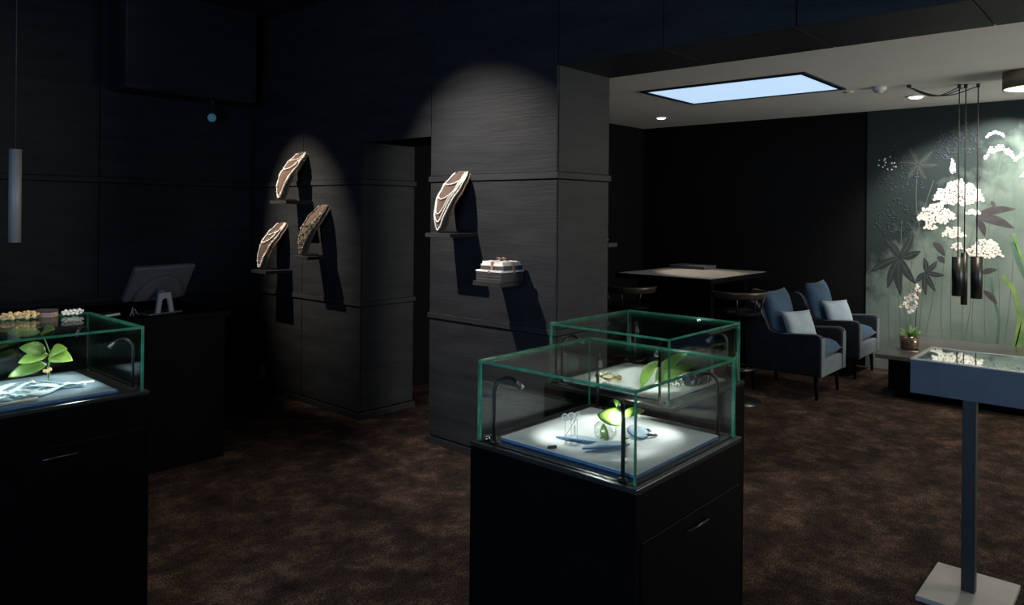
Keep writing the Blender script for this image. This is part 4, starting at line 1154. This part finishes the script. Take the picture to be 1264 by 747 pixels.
for pts, w, mt in (([(1.128, 1.01), (1.04, 0.868), (1.001, 0.65), (1.018, 0.463), (1.06, 0.30)], 0.035, 'm_green'), ([(1.22, 0.98), (1.20, 0.80), (1.155, 0.60), (1.175, 0.30)], 0.020, 'm_teal'),
                   ([(1.06, 1.32), (1.0, 1.12), (0.93, 0.96)], 0.040, 'm_teal'), ([(1.05, 1.40), (0.99, 1.20), (0.86, 1.05)], 0.025, 'm_green'), ([(1.02, 0.30), (0.96, 0.6), (0.90, 1.0)], 0.05, 'm_green'),
                   ([(0.8, 0.30), (0.75, 0.9), (0.62, 1.5)], 0.06, 'm_teal'), ([(0.4, 0.30), (0.45, 0.9), (0.3, 1.6)], 0.06, 'm_green')):
    bm = B()
    P_ = [Vector(p) for p in pts]; fine = []
    for i in range(len(P_) - 1):
        p0 = P_[max(i - 1, 0)]; p1 = P_[i]; p2 = P_[i + 1]; p3 = P_[min(i + 2, len(P_) - 1)]
        for k in range(6):
            t = k / 6
            fine.append(0.5 * ((2 * p1) + (p2 - p0) * t + (2 * p0 - 5 * p1 + 4 * p2 - p3) * t * t + (3 * p1 - p0 - 3 * p2 + p3) * t ** 3))
    fine.append(P_[-1])
    flat_line(bm, fine, w, 0.0009); obj('painted_blade', bm, M[mt], mu)


def umbel(y0, y1, z0, z1, n, r, mt, shape='dome', seed=1, parent=mu, gap=1.32):
    rnd = random.Random(seed); bm = B(); placed = []
    tries = 0
    while len(placed) < n and tries < n * 60:
        tries += 1
        u = rnd.uniform(-1, 1); v = rnd.uniform(0, 1)
        top = (1 - abs(u) ** 2.0) if shape == 'dome' else (1 - abs(u + 0.25) ** 1.6 / 1.6)
        lo = 0.25 * abs(u) ** 1.5 if shape == 'dome' else 0.0
        if shape == 'arch':
            top = 1 - u * u * 0.8; lo = top - 0.42
        wob = 0.10 * math.sin(9 * u + seed) + 0.06 * math.sin(17 * u + 2 * seed)
        top += wob; lo += 0.6 * wob
        if v > top or v < lo:
            continue
        y = (y0 + y1) / 2 + u * (y1 - y0) / 2; z = z0 + v * (z1 - z0)
        if any((y - a) ** 2 + (z - b) ** 2 < (r * gap) ** 2 for a, b in placed):
            continue
        placed.append((y, z))
        rr = r * rnd.uniform(0.8, 1.2)
        k = 7; c = bm.verts.new((FX - 0.0060, y, z))
        ring = [bm.verts.new((FX - 0.0040, y + rr * math.cos(2 * PI * i / k), z + rr * math.sin(2 * PI * i / k))) for i in range(k)]
        for i in range(k):
            bm.faces.new([c, ring[i], ring[(i + 1) % k]])
    o = obj('blossom_cluster', bm, M[mt], parent); o['kind'] = 'stuff'
umbel(1.255, 1.725, 1.655, 1.900, 230, 0.0138, 'm_white', 'dome', 1)
umbel(1.490, 1.865, 1.480, 1.672, 160, 0.0138, 'm_white', 'dome', 2)
umbel(1.660, 1.785, 1.420, 1.480, 22, 0.0138, 'm_white', 'dome', 3)
umbel(1.408, 1.650, 1.345, 1.445, 52, 0.0138, 'm_white', 'dome', 4)
umbel(1.440, 1.555, 1.235, 1.295, 22, 0.0138, 'm_white', 'dome', 5)
umbel(1.105, 1.440, 1.165, 1.340, 150, 0.0138, 'm_white', 'dome', 6)
umbel(1.300, 1.445, 1.565, 1.615, 16, 0.0138, 'm_white', 'dome', 7)
umbel(1.125, 1.270, 2.285, 2.345, 60, 0.006, 'm_cool', 'arch', 8, gap=1.2)
umbel(1.045, 1.290, 2.080, 2.215, 110, 0.0058, 'm_white', 'arch', 9, gap=1.5)
umbel(0.86, 1.050, 2.060, 2.14, 60, 0.006, 'm_white', 'arch', 10, gap=1.4)
umbel(0.86, 1.015, 1.90, 1.975, 60, 0.007, 'm_cool', 'dome', 11, gap=1.1)
umbel(1.51, 1.57, 1.96, 2.10, 40, 0.007, 'm_cool', 'dome', 12, gap=1.1)
for sd_, (y0, y1, z0, z1, n) in enumerate(((1.45, 1.75, 2.08, 2.38, 70), (1.75, 2.25, 1.75, 2.30, 90), (1.30, 1.55, 2.15, 2.45, 50), (1.80, 2.28, 1.35, 1.75, 70), (2.0, 2.25, 2.0, 2.15, 14))):
    umbel(y0, y1, z0, z1, n, 0.0085, 'm_blue' if sd_ < 4 else 'm_cool', 'dome', 30 + sd_, gap=1.6)

# ------------------------------------------------------------------ console and orchid
cn = thing('low_console', 'low dark console along the mural wall', 'console', (7.43, 0.42, 0))
obj('top', box(B(), -0.64, 0.655, -1.47, 1.44, 0.335, 0.37, bev=0.003), M['console_top'], cn)
obj('carcass', box(B(), -0.55, 0.62, -1.40, 1.36, 0.06, 0.335, bev=0.003), M['black'], cn)
obj('plinth', box(B(), -0.50, 0.60, -1.35, 1.31, 0.0, 0.06), M['black'], cn)

oc = thing('potted_orchid', 'white orchid in glass pot of bark on the console', 'potted plant', (7.187, 1.690, 0.3703))
obj('pot', lathe(B(), [(0, 0), (0.076, 0), (0.085, 0.135), (0.081, 0.135), (0.072, 0.006), (0, 0.006)], seg=30), M['vase'], oc)
obj('bark', lathe(B(), [(0, 0.0065), (0.069, 0.0065), (0.078, 0.112), (0.06, 0.120), (0.03, 0.112), (0, 0.118)], seg=24), M['bark'], oc)
obj('coaster', lathe(B(), [(0.098, 0.0), (0.100, 0.003), (0.078, 0.004), (0.0775, 0.0), (0.098, 0.0)], seg=28), M['chrome'], oc)
FWD = Vector((math.cos(HEAD), math.sin(HEAD), 0))
for (l, h, w, f) in ((-0.115, 0.165, 0.055, -.02), (0.115, 0.175, 0.055, -.03), (0.0, 0.245, 0.055, 0.0), (-0.075, 0.19, 0.05, 0.05), (0.07, 0.16, 0.05, -0.07), (-0.05, 0.16, 0.045, -0.08), (0.10, 0.215, 0.04, 0.05)):
    obj('leaf', leaf(B(), RX * (l * 0.15) + Vector((0, 0, 0.112)), RX * (l * 0.85) + FWD * f + Vector((0, 0, 0.112 + (h - 0.112) * 0.85)), w * 0.75, up=Vector((-0.6, -0.6, 1)), arch=0.18, fold=0.2), M['leaf_dark'], oc)
stem_pts = [Vector((0, 0, 0.11)), RX * 0.012 + Vector((0, 0, 0.22)), RX * 0.0 + Vector((0, 0, 0.36)), RX * 0.01 + Vector((0, 0, 0.47)), RX * 0.045 + Vector((0, 0, 0.56)), RX * 0.065 + Vector((0, 0, 0.60))]
obj('flower_stem', tube(B(), stem_pts, 0.0028, 6), M['stem'], oc)
obj('support_stick', tube(B(), [RX * 0.05 + Vector((0, 0, 0.11)), RX * 0.068 + Vector((0, 0, 0.55))], 0.003, 6), M['blackmetal'], oc)
rnd = random.Random(5)
fb = 0
for (l, h) in ((0.062, 0.595), (0.045, 0.575), (0.066, 0.56), (0.030, 0.548), (0.052, 0.53), (0.012, 0.515), (0.040, 0.505), (-0.012, 0.498), (-0.040, 0.492), (0.058, 0.48), (0.022, 0.472), (-0.006, 0.462), (0.045, 0.45), (-0.045, 0.44), (0.010, 0.432), (-0.072, 0.42), (0.038, 0.42), (-0.028, 0.412), (0.012, 0.40), (-0.004, 0.372), (0.028, 0.385)):
    c = RX * l + FWD * rnd.uniform(-0.03, 0.02) + Vector((0, 0, h - 0.035)); bm = B()
    nrm_ = (-FWD + RX * rnd.uniform(-.5, .5) + Vector((0, 0, rnd.uniform(-.2, .4)))).normalized()
    u_, v_ = frame_of(nrm_)
    for k in range(5):
        an = 2 * PI * k / 5 + rnd.uniform(0, 1); d = u_ * math.cos(an) + v_ * math.sin(an)
        leaf(bm, c, c + d * rnd.uniform(0.020, 0.026) + nrm_ * 0.006, 0.017, up=nrm_, arch=0.1, fold=0.05, n=4, thick=0.0008)
    ball(bm, c + nrm_ * 0.004, 0.005, 6, 4)
    obj('blossom', bm, M['petal'], oc)


# ------------------------------------------------------------------ armchairs with pillows
def armchair(x0, w, yf, label):
    r = thing('armchair', label, 'armchair', (x0 + w / 2, yf, 0), group='blue velvet armchairs')
    hw = w / 2; ta = 0.085; zb = 0.20
    prof = [(0.0, zb), (0.0, 0.515), (0.012, 0.540), (0.045, 0.552), (0.25, 0.535), (0.40, 0.520), (0.455, 0.545), (0.490, 0.62), (0.515, 0.715), (0.555, 0.770), (0.61, 0.785), (0.665, 0.765), (0.675, 0.70), (0.655, 0.45), (0.645, zb)]
    for s in (-1, 1):
        x_in, x_out = s * (hw - ta), s * hw
        arm = obj('arm', prism(B(), prof, 'x', min(x_in, x_out), max(x_in, x_out), 0.014), M['velvet_shade'], r)
        xx = (x_in + x_out) / 2
        fp = B(); box(fp, min(x_in, x_out) + 0.006, max(x_in, x_out) - 0.006, -0.006, 0.004, zb + 0.004, 0.525, bev=0.003)
        obj('lit_front', fp, M['velvet_lit'], arm)  # thin pale panel painting the light that falls on the arm front
        tp_ = [(x_out - s * 0.008, 0.004, zb), (x_out - s * 0.008, 0.0, 0.51)] + [(x_out - s * 0.008, p[0], p[1] + 0.001) for p in prof[2:11]]
        lab(obj('piping', tube(B(), tp_, 0.006, 6), M['velvet_lit'], arm), 'pale grey blue piping')
    obj('front_rail', box(B(), -hw + ta, hw - ta, 0.0, 0.05, zb, 0.335, bev=0.008), M['velvet_lit'], r)
    obj('seat_deck', box(B(), -hw + ta, hw - ta, 0.05, 0.56, zb, 0.325, bev=0.006), M['velvet_shade'], r)
    sc = rot(soft(B(), w - 2 * ta - 0.004, 0.52, 0.16, 12, 5.0), TR((0, 0.255, 0.395), rx=PI / 2))
    obj('seat_cushion', sc, M['velvet'], r)
    bk = prism(B(), [(0.52, zb), (0.54, 0.50), (0.575, 0.745), (0.62, 0.785), (0.67, 0.765), (0.675, 0.70), (0.645, zb)], 'x', -hw + ta, hw - ta, 0.012)
    obj('backrest', bk, M['velvet_shade'], r)
    obj('back_cushion', rot(soft(B(), w - 2 * ta + 0.03, 0.46, 0.17, 12, 3.2), TR((0, 0.475, 0.655), rx=math.radians(-13))), M['velvet'], r)
    for sx in (-1, 1):
        for yy in (0.05, 0.60):
            obj('leg', tube(B(), [(sx * (hw - 0.05), yy, 0), (sx * (hw - 0.06), yy + 0.01, zb + 0.005)], [0.012, 0.020], 10), M['black'], r)
    return r


armchair(6.26, 0.62, 2.13, 'blue velvet armchair with piped arms next to the bar table')
armchair(7.34, 0.64, 2.15, 'blue velvet armchair with piped arms next to the mural')
for x, y, lb, rz in ((6.50, 2.130 + 0.33, 'pale blue satin pillow on the armchair next to the bar table', -0.45), (7.58, 2.15 + 0.33, 'pale blue satin pillow on the armchair next to the mural', -0.45)):
    bm = rot(soft(B(), 0.33, 0.25, 0.11, 10, 2.8), TR((0, 0, 0.12), rx=math.radians(-24)))
    o = tag(obj('pillow', bm, M['pillow']), lb, 'pillow', 'pale pillows on the armchairs'); o.location = (x, y - 0.06, 0.474); o.rotation_euler = (0, 0, rz)

# ------------------------------------------------------------------ bar table and stools
bt = thing('bar_table', 'tall dark table with pale lit top before the dark wall', 'table', (6.36, 3.34, 0))
obj('top', box(B(), -0.60, 0.62, -0.47, 0.49, 0.955, 0.995, bev=0.004), M['black'], bt)
obj('inlay', box(B(), -0.575, 0.60, -0.445, 0.465, 0.995, 0.999, bev=0.001), M['table_pale'], bt)
for s in (-1, 1):
    obj('end_panel', box(B(), 0.34 * s - 0.03, 0.34 * s + 0.03, -0.36, 0.38, 0, 0.955, bev=0.003), M['black'], bt)
obj('stretcher', box(B(), -0.31, 0.31, -0.03, 0.03, 0.12, 0.20, bev=0.003), M['black'], bt)
tr = thing('flat_box', 'flat dark presentation box at the rear of the bar table', 'box', (6.83, 3.60, 0.9993))
obj('box_base', box(B(), -0.13, 0.13, -0.19, 0.19, 0, 0.018, bev=0.002), M['plastic'], tr)
obj('box_lid', box(B(), -0.132, 0.132, -0.192, 0.192, 0.018, 0.034, bev=0.002), M['plastic'], tr)


def stool(loc, rz, label):
    r = thing('bar_stool', label, 'bar stool', loc, rz, 'bar stools at the tall table')
    obj('foot_plate', lathe(B(), [(0, 0), (0.20, 0), (0.20, 0.008), (0.04, 0.022), (0, 0.022)], seg=28), M['blackmetal'], r)
    obj('column', tube(B(), [(0, 0, 0.02), (0, 0, 0.70)], [0.028, 0.022], 14), M['blackmetal'], r)
    obj('seat', lathe(B(), [(0, 0.70), (0.15, 0.70), (0.185, 0.725), (0.185, 0.745), (0.15, 0.76), (0, 0.752)], seg=28), M['black'], r)
    # low curved back, open towards +X
    obj('backrest', grid_surface(B(), lambda u, v: ((0.215 + 0.02 * v) * math.cos(PI * (0.42 + 1.16 * u)), (0.215 + 0.02 * v) * math.sin(PI * (0.42 + 1.16 * u)), 0.865 + 0.055 * v), 24, 3, 0.014), M['stoolwood'], r)
    for a in (0.75, 1.0, 1.25):
        obj('back_rod', tube(B(), [(0.17 * math.cos(PI * a), 0.17 * math.sin(PI * a), 0.74), (0.218 * math.cos(PI * a), 0.218 * math.sin(PI * a), 0.885)], 0.007, 8), M['blackmetal'], r)
    obj('foot_ring', rot(ring_mesh(0.14, 0.007, 28, 8), TR((0, 0, 0.28), rx=PI / 2)), M['blackmetal'], r)
    obj('foot_strut', tube(B(), [(-0.135, 0, 0.28), (0.135, 0, 0.28)], 0.006, 8), M['steel'], r)
    return r


stool((5.52, 3.52, 0), 0.25, 'dark bar stool at the table end nearest the pier')
stool((5.82, 2.66, 0), 1.2, 'dark bar stool with lit wooden back beside the armchairs')
